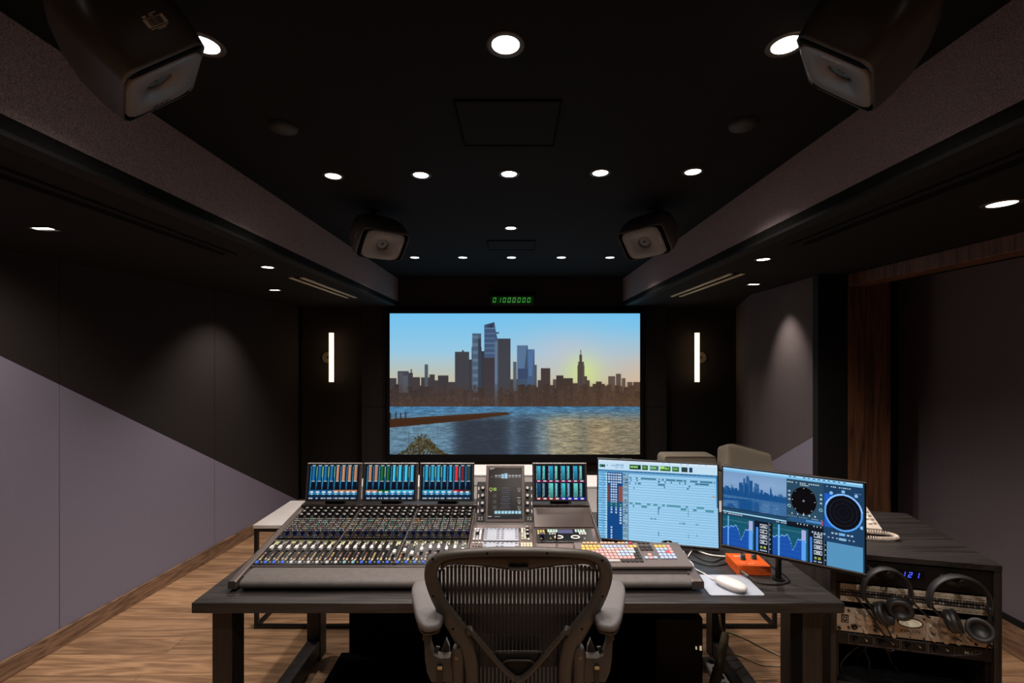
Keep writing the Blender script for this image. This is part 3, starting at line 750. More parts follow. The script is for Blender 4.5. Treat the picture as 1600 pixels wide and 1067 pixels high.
PIT = .275; GX = [-1.0135 + PIT * i for i in range(6)]
for x in GX[1:5]:
    b = B(); b.bar(S(x, 1.765, .002), S(x, 2.30 if x < .36 else 1.88, .002), .006, .012, .001); b.build('divider_strip', M_rail, con)
C = lambda *c: lin(c)
def fader_module(k, x0, lights):
    t = B(); t.box(S(x0 + PIT / 2, (1.764 + 2.25) / 2, -.002), (PIT - .008, (2.25 - 1.764) * 1.011, .006), .001, RS); mod = t.build('fader_module', M_panel, con)
    cw = .0336; xs = [x0 + .011 + cw * i for i in range(8)]
    # rotary encoders, four rows
    for r, y in enumerate((2.219, 2.192, 2.163, 2.132)):
        for x in xs:
            q = B(); p = S(x + .008, y, 0); q.cyl(p, p + nrm * .013, .0098, .0088, 12); q.mat = 1; q.cyl(p + nrm * .0131, p + nrm * .0145, .0062, .0058, 10); q.build('rotary_knob', [M_capblk, M_capsil], mod)
    grid = B(); lit = B(); cut = B()
    for i, x in enumerate(xs):
        for r in range(4):      # small legends beside the encoders
            for dx in (-.008, .022): grid.col = C(110, 106, 102); grid.box(S(x + dx, (2.219, 2.192, 2.163, 2.132)[r] - .004, .0022), (.0045, .0035, .002), 0, RS)
        for c in range(4):      # button field
            for r in range(7):
                y = 2.108 - .0168 * r; g = random.choice((100, 122, 138, 76))
                grid.col = C(g, g - 4, g - 8) if random.random() < .82 else C(*random.choice([(70, 66, 66), (150, 120, 60), (60, 140, 120), (110, 60, 60)]))
                grid.box(S(x - .0065 + .0073 * c, y, .003), (.0047, .0080, .004), .0006, RS)
        for r in range(2):
            for c in range(3):
                colr = random.choice([(210, 190, 80), (60, 70, 170), (200, 200, 195), (90, 60, 110), (190, 110, 70)])
                lit.col = C(*[v * .52 for v in colr]); lit.box(S(x - .007 + .009 * c, 1.985 - .018 * r - .014, .002), (.0055, .0045, .002), 0, RS)
        for c in range(4):
            lit.col = C(*[v * .72 for v in random.choice([(205, 190, 110), (190, 188, 180), (120, 130, 60), (196, 160, 90)])]); lit.box(S(x - .008 + .0074 * c, 1.928, .002), (.0055, .004, .002), 0, RS)
        for r, (y, n) in enumerate(((1.915, 2), (1.903, 2), (1.893, 1))):
            for c in range(n): grid.col = C(*random.choice([(200, 200, 150), (150, 150, 145), (130, 110, 105)])); grid.box(S(x + .004 + .009 * c, y, .002), (.0065, .0075, .003), 0, RS)
        fx = x + .009
        cut.mat = 0; cut.box(S(fx, 1.842, .0014), (.0018, .092, .0012), 0, RS)
        for s in range(9): grid.col = C(120, 112, 104); grid.box(S(fx + .0085, 1.888 - .0112 * s, .0016), (.0028, .0024, .001), 0, RS)
        for s in range(6):
            grid.col = C(*random.choice([(150, 145, 138), (110, 104, 98), (170, 150, 90), (120, 60, 60)])); grid.box(S(fx - .0095, 1.838 - .0095 * s, .0022), (.0062, .0052, .003), 0, RS)
        grid.col = C(170, 165, 160); grid.box(S(fx + .012, 1.80, .002), (.004, .011, .003), 0, RS); grid.col = C(180, 160, 110); grid.box(S(fx - .008, 1.797, .002), (.006, .012, .003), 0, RS)
        # big touch-lit key at the channel's foot
        lc = lights[i]; p = S(x - .003, 1.7795, 0); q = B(); q.col = C(*lc); q.cyl(p, p + nrm * .005, .0062, .0056, 12); q.build('channel_key', M_btnlit, mod)
        lit.col = C(200, 180, 140); p = S(x + .0145, 1.7805, 0); lit.cyl(p, p + nrm * .003, .0028, .0026, 8)
        q = B(); p = S(x + .0145, 1.985, 0); q.cyl(p, p + nrm * .016, .0082, .0074, 14); q.build('pan_knob', mat('knob_navy', (16, 16, 52), .35), mod)
        fy = 1.868
        if k == 1 and i == 7: fy = 1.838
        if k == 2: fy = (1.846, 1.828, 1.856, 1.868, 1.868, 1.86, 1.868, 1.85)[i]
        q = B(); base = S(fx, fy, .008); q.box(base, (.0120, .022, .013), .002, RS); q.mat = 1; q.box(S(fx, fy, .0147), (.0110, .0012, .0006), 0, RS)
        q.build('fader_cap', [M_cap, M_capblk], mod)
    grid.build('button_field', M_btn, mod)['kind'] = 'stuff'; lit.build('lit_button_field', M_btnlit, mod)['kind'] = 'stuff'; cut.build('fader_groove_pattern', M_slot, mod)
    q = B(); q.box(S(x0 + PIT / 2, 1.945, .002), (PIT - .01, .007, .003), 0, RS); q.build('groove', M_gap, mod)
BL, WH, TE = (70, 120, 235), (225, 222, 222), (150, 205, 205)
fader_module(0, GX[0], [BL] * 4 + [WH] * 4)
fader_module(1, GX[1], [WH, WH, TE, TE, BL, BL, BL, BL])
fader_module(2, GX[2], [BL, BL, (90, 150, 220), BL, BL, WH, WH, WH])

# master section: touch pads below the tall display
x0 = GX[3]; b = B(); b.box(S(x0 + PIT / 2, (1.764 + 2.06) / 2, -.002), (PIT - .008, .2985, .006), .001, RS); ms = b.build('master_module', M_bronze, con)
M_pad = mat('pad_reflection_tone', (150, 155, 166), .3, metal=.25)  # pale tone stands in for white light reflected by the glossy pads
for ya, yb_ in ((1.922, 2.022), (1.79, 1.912)):
    xc = x0 + PIT / 2 - .004
    b = B(); b.box(S(xc, (ya + yb_) / 2, .004), (.150, yb_ - ya, .006), .0015, RS); pad = b.build('touch_pad', M_pad, ms)
    b = B()
    for c in (-.066, -.014, .006, .066):
        for r in range(6):
            b.col = C(90, 92, 98); b.box(S(xc + c, ya + .016 + r * (yb_ - ya - .03) / 5, .0078), (.012, .0045, .001), 0, RS)
    for c in range(8): b.col = C(60, 60, 64); b.box(S(xc - .064 + .0183 * c, yb_ - .007, .0078), (.005, .004, .001), 0, RS)
    b.build('button_field', M_btn, ms)['kind'] = 'stuff'
b = B()
for s, xx in ((0, x0 + .018), (1, x0 + .225)):
    for c in range(3):
        for r in range(7):
            g = random.choice((190, 150, 210)); b.col = C(g, g, g + 5 if not s else g - 20)
            b.box(S(xx + c * .0125, 2.02 - r * .0135, .003), (.0095, .0095, .004), .0008, RS)
for c in range(4):
    for r in range(4): b.col = C(200, 192, 160); b.box(S(x0 + .222 + c * .0125, 1.905 - r * .014, .003), (.0098, .0105, .004), .0008, RS)
for c in range(4):
    for r in range(5): b.col = C(*random.choice([(170, 160, 120), (110, 100, 96), (200, 200, 196)])); b.box(S(x0 + .018 + c * .0125, 1.91 - r * .02, .003), (.008, .006, .004), 0, RS)
b.build('button_field', M_btn, ms)['kind'] = 'stuff'
for x, y in ((x0 + .03, 1.975), (x0 + .247, 1.985), (x0 + .247, 2.012), (x0 + .247, 1.955)):
    b = B(); p = S(x, y, .002); b.cyl(p, p + nrm * .016, .0085, .0076, 14); b.mat = 1; b.cyl(p + nrm * .0161, p + nrm * .0175, .006, .0056, 12); b.build('rotary_knob', [M_capblk, M_capsil], ms)

# monitoring section
x0 = GX[4]; b = B(); b.box(S(x0 + PIT / 2, (1.764 + 2.27) / 2, -.002), (PIT - .008, .508, .006), .001, RS); mm = b.build('monitor_module', M_bronze, con)
b = B(); b.prism([(x0 + .006, 2.03, S(0, 2.03).z + .006), (x0 + .006, 2.16, S(0, 2.16).z + .03), (x0 + .006, 2.16, S(0, 2.16).z), (x0 + .006, 2.03, S(0, 2.03).z)], (PIT - .012, 0, 0)); b.build('raised_lid', mat('lid_bronze', (74, 64, 60), .3, metal=.5), mm)
b = B(); b.box(S(x0 + PIT / 2 - .005, 1.965, .003), (PIT - .03, .105, .004), .001, RS); b.build('control_strip', M_panel, mm)
b = B()
for xx, yy, n, m_, col in ((x0 + .02, 2.0, 3, 3, (180, 160, 90)), (x0 + .065, 2.004, 4, 2, (170, 205, 190)), (x0 + .185, 2.004, 4, 2, (170, 205, 190)), (x0 + .07, 1.985, 3, 2, (150, 150, 148)), (x0 + .2, 1.985, 3, 2, (190, 190, 186))):
    for c in range(n):
        for r in range(m_): b.col = C(*col); b.box(S(xx + c * .0115, yy - r * .012, .0062), (.0085, .0075, .003), .0006, RS)
for xx, col in ((x0 + .07, (190, 150, 90)), (x0 + .09, (190, 160, 110)), (x0 + .215, (200, 190, 180)), (x0 + .03, (190, 130, 80))): b.col = C(*col); b.box(S(xx, 1.938, .006), (.005, .006, .003), 0, RS)
b.build('button_field', M_btn, mm)['kind'] = 'stuff'
b = B(); b.box(S(x0 + .138, 1.992, .0065), (.065, .03, .002), 0, RS); b.build('small_display', mat('violet_display', (60, 58, 84), .2, emit=(70, 68, 100), estr=.5), mm)
for xx in (x0 + .105, x0 + .176):
    b = B(); pts = [S(xx + .017 * math.cos(a), 1.945 + .011 * math.sin(a), .008) for a in np.linspace(0, 2 * PI, 20, endpoint=False)]; b.tube(pts, .003, 6, True); b.build('wheel_ring', mat('ring_white', (214, 210, 206), .3), mm)
b = B(); b.cyl(S(x0 + .093, 1.93, .004), S(x0 + .097, 1.935, .035), .0035, .0055, 10); b.build('joystick', M_capblk, mm)
b = B(); p = S(x0 + .034, 1.95, .004); b.cyl(p, p + nrm * .018, .0095, .0085, 14); b.build('pan_knob', mat('knob_navy', (16, 16, 52), .35), mm)

# row of meter displays
def meters(cols, kind):
    c = Cv(150, 100, (4, 14, 26))
    if kind == 0:
        for i, col in enumerate(cols):
            x = .03 + .119 * i
            c.R(x, .03, x + .112, .62, (8, 40, 66)); c.R(x + .008, .03, x + .022, .6, (60, 150, 190))
            for k in range(12): c.R(x + .004, .05 + k * .047, x + .03, .062 + k * .047, (20, 66, 96))
            c.R(x + .002, .05, x + .010, .35, (150, 190, 90)) if random.random() < .6 else None
            c.R(x + .045, .015, x + .095, .47, col); c.R(x + .055, .05, x + .066, .46, tuple(min(255, v * 1.25 + 8) for v in col)); c.R(x + .038, .005, x + .102, .03, (150, 180, 190)); c.R(x + .038, .46, x + .102, .485, (170, 190, 190))
            c.R(x + .04, .50, x + .1, .69, (6, 10, 30)); c.R(x + .008, .5, x + .02, .7, (40, 140, 180))
            c.R(x, .72, x + .114, .79, col); c.R(x, .79, x + .114, .86, (40, 120, 170)); c.R(x + .02, .755, x + .085, .80, (225, 232, 236)); c.R(x + .035, .82, x + .075, .855, (150, 200, 220))
            c.R(x, .88, x + .114, .99, (8, 36, 66)); c.marks(x + .005, .945, x + .1, .975, (200, 215, 225), 5)
    else:
        for row in (0, 1):
            for i in range(8):
                x = .02 + .122 * i; y = .03 + .5 * row
                wide = i % 2 == 0
                t = [(50, 170, 200), (60, 190, 200), (40, 150, 190), (90, 200, 190)][(i + row) % 4]
                if row == 1 and i < 2: t = (14, 70, 104)
                c.R(x + .03, y, x + (.1 if wide else .065), y + .40, t)
                for k in range(8): c.R(x + .03, y + .05 * k, x + (.1 if wide else .065), y + .05 * k + .05, tuple(v * (1.08 - .06 * k) for v in t))
                for k in range(11): c.R(x + .012, y + .037 * k, x + .026, y + .037 * k + .016, (170, 215, 225))
                if not wide: c.R(x + .038, y + .01, x + .045, y + .36, (210, 235, 225))
                cc = ((110, 20, 70) if row == 0 else ((130, 30, 30) if i < 4 else (40, 40, 190)))
                c.R(x, y + .415, x + .122, y + .465, cc); c.R(x + .03, y + .42, x + .09, y + .455, (225, 225, 228))
    return c.a
DB, BR, GR, CYN, RD, DR = (24, 96, 150), (176, 122, 92), (22, 92, 40), (60, 176, 208), (206, 44, 50), (110, 26, 40)
sets = [[DB] * 4 + [BR] * 4, [BR] * 2 + [GR] * 2 + [CYN] * 4, [(40, 150, 190)] * 5 + [RD, DR, (50, 60, 60)], None]
M_met = screen_mat('meter_glow', .95, .2); M_bez = mat('display_bezel', (74, 68, 66), .4, metal=.5); M_topedge = mat('display_edge', (178, 170, 166), .35, metal=.4)
for i in range(4):
    x0 = GX[i if i < 3 else 4] + .004; x1 = x0 + PIT - .01
    yb_, yt = 2.195, 2.225; zb, zt = .921, 1.098
    d = (Vector((0, yt - yb_, zt - zb))).normalized(); nn = Vector((0, -d.z, d.y))
    R = Matrix((Vector((1, 0, 0)), -nn, d)).transposed()
    mid = Vector(((x0 + x1) / 2, (yb_ + yt) / 2, (zb + zt) / 2))
    b = B(); b.box(mid - nn * .012, (x1 - x0, .022, .18), .003, R); md = b.build('meter_display', M_bez, con)
    b = B(); b.box(mid + d * .0892 - nn * .010, (x1 - x0 - .002, .022, .0035), .001, R); b.build('top_edge', M_topedge, md)
    q = mid + nn * .0003; hx, hz = (x1 - x0) / 2 - .010, .0815
    ex = Vector((1, 0, 0))
    lit_panel('screen', meters(sets[i], 0 if i < 3 else 1), q - ex * hx + d * hz, q + ex * hx + d * hz, q + ex * hx - d * hz, q - ex * hx - d * hz, M_met, md)
    b = B(); b.box((mid.x, 2.235, .915), (.09, .03, .08), .003); b.build('display_stand', M_black, md)
    for s in (-.03, .035):
        b = B(); b.tube(spline([(mid.x + s, 2.24, .96), (mid.x + s + .01, 2.22, .915), (mid.x + s + .03, 2.24, .90)], 4), .003, 6); b.build('cord', M_capblk, md)
# tall touch display with two knob wings
yb_, yt, zb, zt = 2.035, 2.150, .879, 1.108; xc = .5 * (758.7 + 819.4) ; xc = (789.2 - CX) / F * 2.09
d = Vector((0, yt - yb_, zt - zb)).normalized(); nn = Vector((0, -d.z, d.y)); ex = Vector((1, 0, 0)); R = Matrix((ex, -nn, d)).transposed()
mid = Vector((xc, (yb_ + yt) / 2, (zb + zt) / 2)); Lh = Vector((0, yt - yb_, zt - zb)).length
b = B(); b.box(mid - nn * .009, (.179, .018, Lh), .003, R); td = b.build('touch_display', M_rail, con)
c = Cv(120, 180, (52, 45, 41)); nz = fnoise(180, 120, 40, 30)[..., None]; c.a *= (.75 + .5 * nz)
c.R(.3, .45, .72, .8, (38, 36, 36), .6); c.R(0, .93, 1, 1, (40, 40, 42)); c.R(.03, .01, .17, .025, (215, 215, 215)); c.R(.03, .03, .1, .04, (150, 150, 150))
for i in range(8): c.R(.19 + .1 * i, .15, .27 + .1 * i, .165, (190, 195, 198)); c.R(.19 + .1 * i, .175, .27 + .1 * i, .205, (110, 112, 114))
c.R(.385, .13, .465, .215, (150, 190, 215)); c.R(.485, .115, .57, .215, (170, 205, 225)); c.R(.09, .17, .12, .2, (120, 120, 120))
c.E(.08, .43, .045, .03, (210, 205, 100), .7); c.R(.07, .46, .09, .48, (200, 200, 180)); c.R(.15, .4, .24, .46, (130, 170, 70))
for y in (.53, .64, .75): c.R(.15, y, .24, y + .06, (110, 106, 98), .6); c.R(.17, y + .015, .22, y + .045, (60, 54, 48))
for k in range(10): c.R(.4 - .04 * (k % 2), .4 + .042 * k, .62 + .04 * (k % 2), .41 + .042 * k, (104, 110, 124), .7)
for y in (.43, .66, .78): c.E(.91, y, .04, .026, (170, 165, 160), .72); c.R(.88, y + .035, .94, y + .05, (160, 158, 152))
c.R(.85, .59, .95, .6, (190, 188, 184))
for i in range(8): c.R(.2 + .098 * i, .845, .28 + .098 * i, .9, (150, 205, 225)); c.R(.215 + .098 * i, .865, .26 + .098 * i, .88, (215, 235, 240))
c.R(.02, .945, .12, .955, (210, 210, 210)); c.R(.2, .945, .37, .953, (150, 150, 150)); c.R(.93, .975, .95, .985, (230, 230, 230))
q = mid + nn * .0003; hx, hz = .078, Lh / 2 - .013
lit_panel('screen', c.a, q - ex * hx + d * hz, q + ex * hx + d * hz, q + ex * hx - d * hz, q - ex * hx - d * hz, M_met, td)
for s in (-1, 1):
    wc = mid + ex * (s * .110) - d * (Lh / 2 - .09)
    b = B(); b.box(wc - nn * .006, (.038, .012, .178), .002, R); wg = b.build('knob_wing', mat('wing_black', (30, 27, 26), .4), con)
    for k in range(4):
        p = wc + d * (.058 - .0335 * k) - ex * (s * .008)
        q = B(); q.cyl(p, p + nn * .016, .0088, .0078, 14); q.mat = 1; q.cyl(p + nn * .0161, p + nn * .0172, .0066, .0062, 12); q.build('rotary_knob', [M_capblk, M_capsil], wg)
    b = B()
    for k in range(4): b.col = C(200, 196, 190); b.box(wc + d * (.058 - .0335 * k) + ex * (s * .0115), (.004, .002, .014), 0, R)
    for k in range(4): b.col = C(180, 176, 170); b.box(wc - d * (.07 + .008 * (k % 2)) + ex * ((-.006 if k < 2 else .006)), (.005, .002, .004), 0, R)
    b.build('button_field', M_btn, wg)['kind'] = 'stuff'
# ------------------------------------------------------------------ colour-coded keyboard on the console's right-hand shelf
kx0, kx1 = .246, .680
kb = thing('keyboard', (.465, 1.8, .815), 'computer keyboard with pastel colour coded keys before the white session monitor', 'keyboard')
ky0, ky1 = 1.722, 1.888
def K(x, y, h=0): return Vector((x, y, .8165 + (y - ky0) * .14 + h))
kn = Vector((0, -.14, 1)).normalized(); kd = Vector((0, 1, .14)).normalized(); RK = Matrix((Vector((1, 0, 0)), kd, kn)).transposed()
b = B(); b.box(K((kx0 + kx1) / 2, (ky0 + ky1) / 2, .004), (kx1 - kx0, (ky1 - ky0) * 1.012, .014), .003, RK); b.build('case', mat('keyboard_case', (88, 78, 74), .45), kb)
M_key = mat('pastel_keys', (200, 200, 200), .5, attr='Col'); PK, YE, OR_, LB, GY, BKc, REDc = (236, 176, 172), (240, 196, 96), (240, 190, 140), (186, 204, 232), (214, 206, 204), (44, 38, 36), (214, 66, 70)
u = .0187
def key(x, y, w, col, dpt=.0165): b = B(); b.col = [v * .62 for v in lin(col)]; b.box(K(x + w / 2, y, .0125), (w - .0025, dpt - .002, .007), .0012, RK); b.build('key', M_key, kb)
fx0 = kx0 + .03; rows = [1.873, 1.846, 1.8275, 1.809, 1.7905, 1.772]
rows = [ky1 - .012, ky1 - .038, ky1 - .0575, ky1 - .077, ky1 - .0965, ky1 - .116]
for i in range(4): key(fx0 + .006 + i * .0155, rows[0], .015, OR_, .013)
for i in range(4): key(fx0 + .078 + i * .0155, rows[0], .015, (236, 186, 160), .013)
for i, cc in enumerate((OR_, OR_, LB, REDc)): key(fx0 + .150 + i * .0155, rows[0], .015, cc, .013)
lay = [[YE] * 5 + [LB] * 6 + [PK] + [YE] * 2, [YE] * 4 + [PK] * 2 + [GY] * 2 + [PK] * 2 + [GY] * 3 + [BKc], [OR_] * 2 + [PK] * 6 + [GY, LB, LB, LB, LB, BKc], [YE] * 2 + [PK] * 5 + [PK, LB, LB, LB, GY, BKc, BKc], [YE, YE] + [PK] * 10 + [BKc, BKc]]
for r, ln in enumerate(lay):
    for i, cc in enumerate(ln): key(fx0 - .004 + i * .0163 + (.004 * r if 0 < i < 12 else 0) * .4, rows[r + 1] + .001, .0163, cc, .0178)
yb5 = rows[5] - .0195
for i in range(3): key(fx0 - .004 + i * .0163, yb5, .0163, BKc)
key(fx0 + .046, yb5, .088, (196, 190, 186))
for i in range(5): key(fx0 + .137 + i * .0175, yb5, .017, BKc)
nx = fx0 + .232
for r in range(2):
    for i in range(3): key(nx + i * .0175, rows[1] - .0195 * r, .017, BKc)
for i in range(3): key(nx + i * .0175, rows[0], .016, BKc, .013)
key(nx + .0175, rows[4], .017, PK)
for i, cc in enumerate((LB, PK, LB)): key(nx + i * .0175, rows[5], .017, cc)
gx = nx + .062
for r in range(5):
    for i in range(4): key(gx + i * .0163, rows[r + 1] + .001, .0163, YE if r == 0 and i < 3 else (PK if i == 3 and r < 3 else LB), .0178)
b = B(); b.col = [v * .62 for v in lin(REDc)]; b.box(K(gx + .0163 * 2.6, rows[3] - .004, .0132), (.016, .020, .0075), .001, RK)
b.build('key', M_key, kb)
M_cordw = mat('cord_white', (206, 200, 194), .5); M_cordb = mat('cord_black', (26, 24, 24), .5); M_cordt = mat('cord_tan', (205, 184, 148), .55)
b = B(); b.tube(spline([K(.640, 1.895, .006), (.70, 1.915, .81), (.735, 1.93, .772), (.76, 1.97, .765), (.80, 2.03, .765)], 6), .0028, 6); b.build('cord', M_cordw, kb)

# ------------------------------------------------------------------ computer monitors
M_mbez = mat('monitor_black', (16, 15, 16), .35); M_mon = screen_mat('monitor_glow', 1.0, .3); M_lip = mat('monitor_lip', (150, 140, 132), .3, metal=.6)
def monitor(A, Bp, zb, zt, img, lab, lean=.02, pole=None):
    A, Bp = Vector((*A, 0)), Vector((*Bp, 0)); ex = (Bp - A).normalized(); mid = (A + Bp) / 2; W = (Bp - A).length
    back = Vector((-ex.y, ex.x, 0))
    t = thing('computer_monitor', (mid.x, mid.y, DT), lab, 'monitor', 'monitors on the desk')
    d = (Vector((0, 0, zt - zb)) + back * lean).normalized(); H = (zt - zb); nn = ex.cross(d)          # faces the chair
    nn = -back if nn.dot(back) > 0 and False else nn
    if nn.dot(back) > 0: nn = -nn
    c = Vector((mid.x, mid.y, (zb + zt) / 2)); R = Matrix((ex, -nn, d)).transposed()
    b = B(); b.box(c - nn * .014, (W, .026, H), .004, R); b.build('housing', M_mbez, t)
    b = B(); b.box(c - d * (H / 2 - .0125) + nn * .001, (W - .004, .003, .0022), 0, R); b.build('chrome_lip', M_lip, t); b = B(); b.box(c + d * (H / 2 - .001), (W, .006, .002), 0, R); b.build('top_edge', M_lip, t)
    hx = W / 2 - .006; up = H / 2 - .006; dn = H / 2 - .0155; q = c + nn * .0002
    lit_panel('screen', img, q - ex * hx + d * up, q + ex * hx + d * up, q + ex * hx - d * dn, q - ex * hx - d * dn, M_mon, t)
    if pole:
        b = B(); b.cyl((*pole, DT + .006), (*pole, c.z), .011, n=14); b.box((Vector((*pole, c.z)) + c - nn * .026) / 2, (.05, .045, .05), .004, R); b.build('stand_pole', M_mbez, t)
        b = B(); b.cyl((*pole, DT), (*pole, DT + .006), .022, n=20); b.build('stand_foot', M_mbez, t); return t
    b = B(); pb = c - nn * .05; b.box((pb.x, pb.y, (DT + .02 + c.z) / 2), (.07, .03, c.z - DT), .004, Matrix((ex, back, Vector((0, 0, 1)))).transposed()); b.build('stand_neck', M_mbez, t)
    b = B(); b.box((pb.x + back.x * .02, pb.y + back.y * .02, DT + .007), (.22, .15, .012), .004, Matrix((ex, back, Vector((0, 0, 1)))).transposed()); b.build('stand_foot', M_mbez, t)
    return t
# session window
c = Cv(300, 200, (150, 204, 238)); g = np.linspace(0, 1, 300)[None, :, None]; c.a = np.array((164, 210, 240)) * (1 - g * .25) + np.array((120, 182, 224)) * g * .25 + 0 * c.a
c.R(0, 0, 1, .125, (192, 222, 242)); c.R(0, 0, 1, .025, (214, 232, 246)); c.marks(.01, .008, .4, .016, (110, 140, 170), 18, .5); c.marks(.55, .008, .95, .016, (130, 150, 176), 8, .4)
c.R(.01, .06, .06, .095, (16, 56, 50)); c.marks(.015, .07, .055, .085, (90, 200, 170), 4); c.marks(.075, .06, .15, .075, (120, 150, 180), 6); c.R(.155, .05, .22, .07, (90, 140, 190)); c.marks(.16, .054, .215, .064, (210, 228, 244), 4); c.marks(.15, .085, .24, .095, (100, 140, 180), 6)
for x0, x1, cc in ((.275, .37, (22, 56, 36)), (.38, .43, (34, 90, 50)), (.445, .52, (70, 110, 110)), (.535, .62, (40, 96, 40)), (.635, .69, (44, 96, 60)), (.71, .76, (40, 60, 60)), (.775, .8, (34, 58, 90))):
    c.R(x0, .045, x1, .105, cc); c.marks(x0 + .005, .06, x1 - .01, .085, (150, 220, 120) if x0 < .7 else cc, 6, .7)
c.R(.535, .05, .57, .08, (170, 220, 110)); c.R(0, .125, 1, .15, (70, 128, 176)); c.marks(.3, .128, .98, .142, (40, 90, 140), 20, .4); c.R(.0, .15, 1, .165, (120, 178, 214))
c.R(0, .155, .08, 1, (96, 170, 216)); c.R(.08, .155, .215, 1, (8, 66, 128)); c.R(.215, .155, .262, 1, (120, 170, 206))
for k in range(26):
    y = .165 + k * .0322
    c.R(0, y, .08, y + .006, (66, 130, 184)); c.marks(.004, y + .01, .066, y + .022, (200, 228, 244), 6, .6); c.R(.066, y + .006, .078, y + .026, (210, 236, 246))
    c.R(.217, y + .008, .258, y + .022, (26, 60, 84)); c.marks(.22, y + .01, .256, y + .018, (206, 214, 200), 3, .7); c.R(.262, y, 1, y + .005, (96, 158, 204))
    c.R(.08, y, .215, y + .004, (22, 84, 148))
    for i, x in enumerate((.088, .11, .13, .15, .17, .188)):
        if k < 4 or (k < 12 and i in (1, 2, 3)) or (11 < k < 16 and i in (1, 3, 5)) or (16 <= k < 20 and i == 5) or (k > 20 and i == 1): c.R(x, y + .006, x + .014, y + .026, (196, 214, 232))
c.R(.084, .32, .1, .53, (110, 62, 58)); c.R(.178, .33, .212, .53, (132, 78, 74)); c.R(.08, .535, .215, .6, (20, 92, 96), .55)
def clip(x0, x1, row, cc=(34, 92, 116)):
    y = .165 + row * .0322; c.R(x0, y + .006, x1, y + .028, cc, .8)
for x0, x1, r in ((.275, .29, 1), (.28, .29, 2), (.27, .28, 3), (.325, .345, 1), (.335, .345, 2), (.32, .33, 3), (.345, .37, 3), (.37, .50, 1), (.52, .53, 1), (.545, .565, 1), (.58, .66, 1), (.665, .72, 1), (.725, .75, 1), (.78, .84, 1), (.86, .96, 1), (.97, .98, 1), (.515, .53, 2), (.57, .58, 2), (.515, .575, 3), (.62, .63, 2), (.69, .70, 2), (.735, .745, 2), (.82, .85, 2), (.855, .93, 2), (.565, .575, 4), (.765, .78, 3), (.755, .765, 4), (.305, .315, 5)): clip(x0, x1, r)
for x0, x1, r in ((.27, .30, 11), (.32, .37, 11), (.42, .45, 11), (.475, .51, 11), (.545, .57, 11), (.585, .70, 11), (.74, .76, 11), (.83, .89, 11), (.30, .315, 12), (.375, .42, 12), (.80, .83, 12), (.52, .535, 12), (.70, .745, 12), (.90, .965, 12)): clip(x0, x1, r, (58, 130, 140))
for x in (.515, .76): c.R(x, .56, x + .004, .65, (40, 90, 130)); c.R(x, .86, x + .004, .92, (60, 120, 160))
for x0, x1 in ((.45, .5), (.69, .74), (.82, .85)): c.marks(x0, .70 + .03 * (x0 > .6), x1, .72 + .03 * (x0 > .6), (60, 110, 150), 5, .6)
c.R(.825, .86, .831, .89, (24, 70, 110)); c.R(.95, .38, .985, .4, (180, 150, 120), .7); c.R(.99, .13, 1, .52, (40, 110, 160)); c.R(.26, .16, .264, 1, (40, 100, 150))
ssn = c.a
# analyser window
c = Cv(330, 214, (14, 40, 62))
H2, W2 = int(214 * .47), int(330 * .485); ys_ = (np.arange(H2) + .5) / H2 * 292; xs_ = (np.arange(W2) + .5) / W2 * 520
sub = SKY[ys_.astype(int)][:, xs_.astype(int)]; lum = sub.mean(2, keepdims=True) / 255
sub = np.array((0, 70, 140)) * (1 - lum) ** .8 + np.array((206, 222, 248)) * lum ** 1.6; 
c.R(0, 0, 1, .045, (120, 186, 230)); c.R(.0, .008, 1, .02, (200, 230, 248)); c.marks(.5, .01, .9, .02, (60, 90, 120), 12, .5)
j0 = int(.05 * 214); c.a[j0:j0 + H2, 0:W2] = sub
c.R(0, .525, .485, .56, (30, 70, 100)); c.R(0, .56, .485, .575, (170, 220, 245)); c.R(0, .575, 1, .62, (24, 62, 88)); c.marks(.01, .585, .16, .60, (190, 210, 220), 14); c.marks(.40, .585, .56, .60, (190, 210, 220), 14)
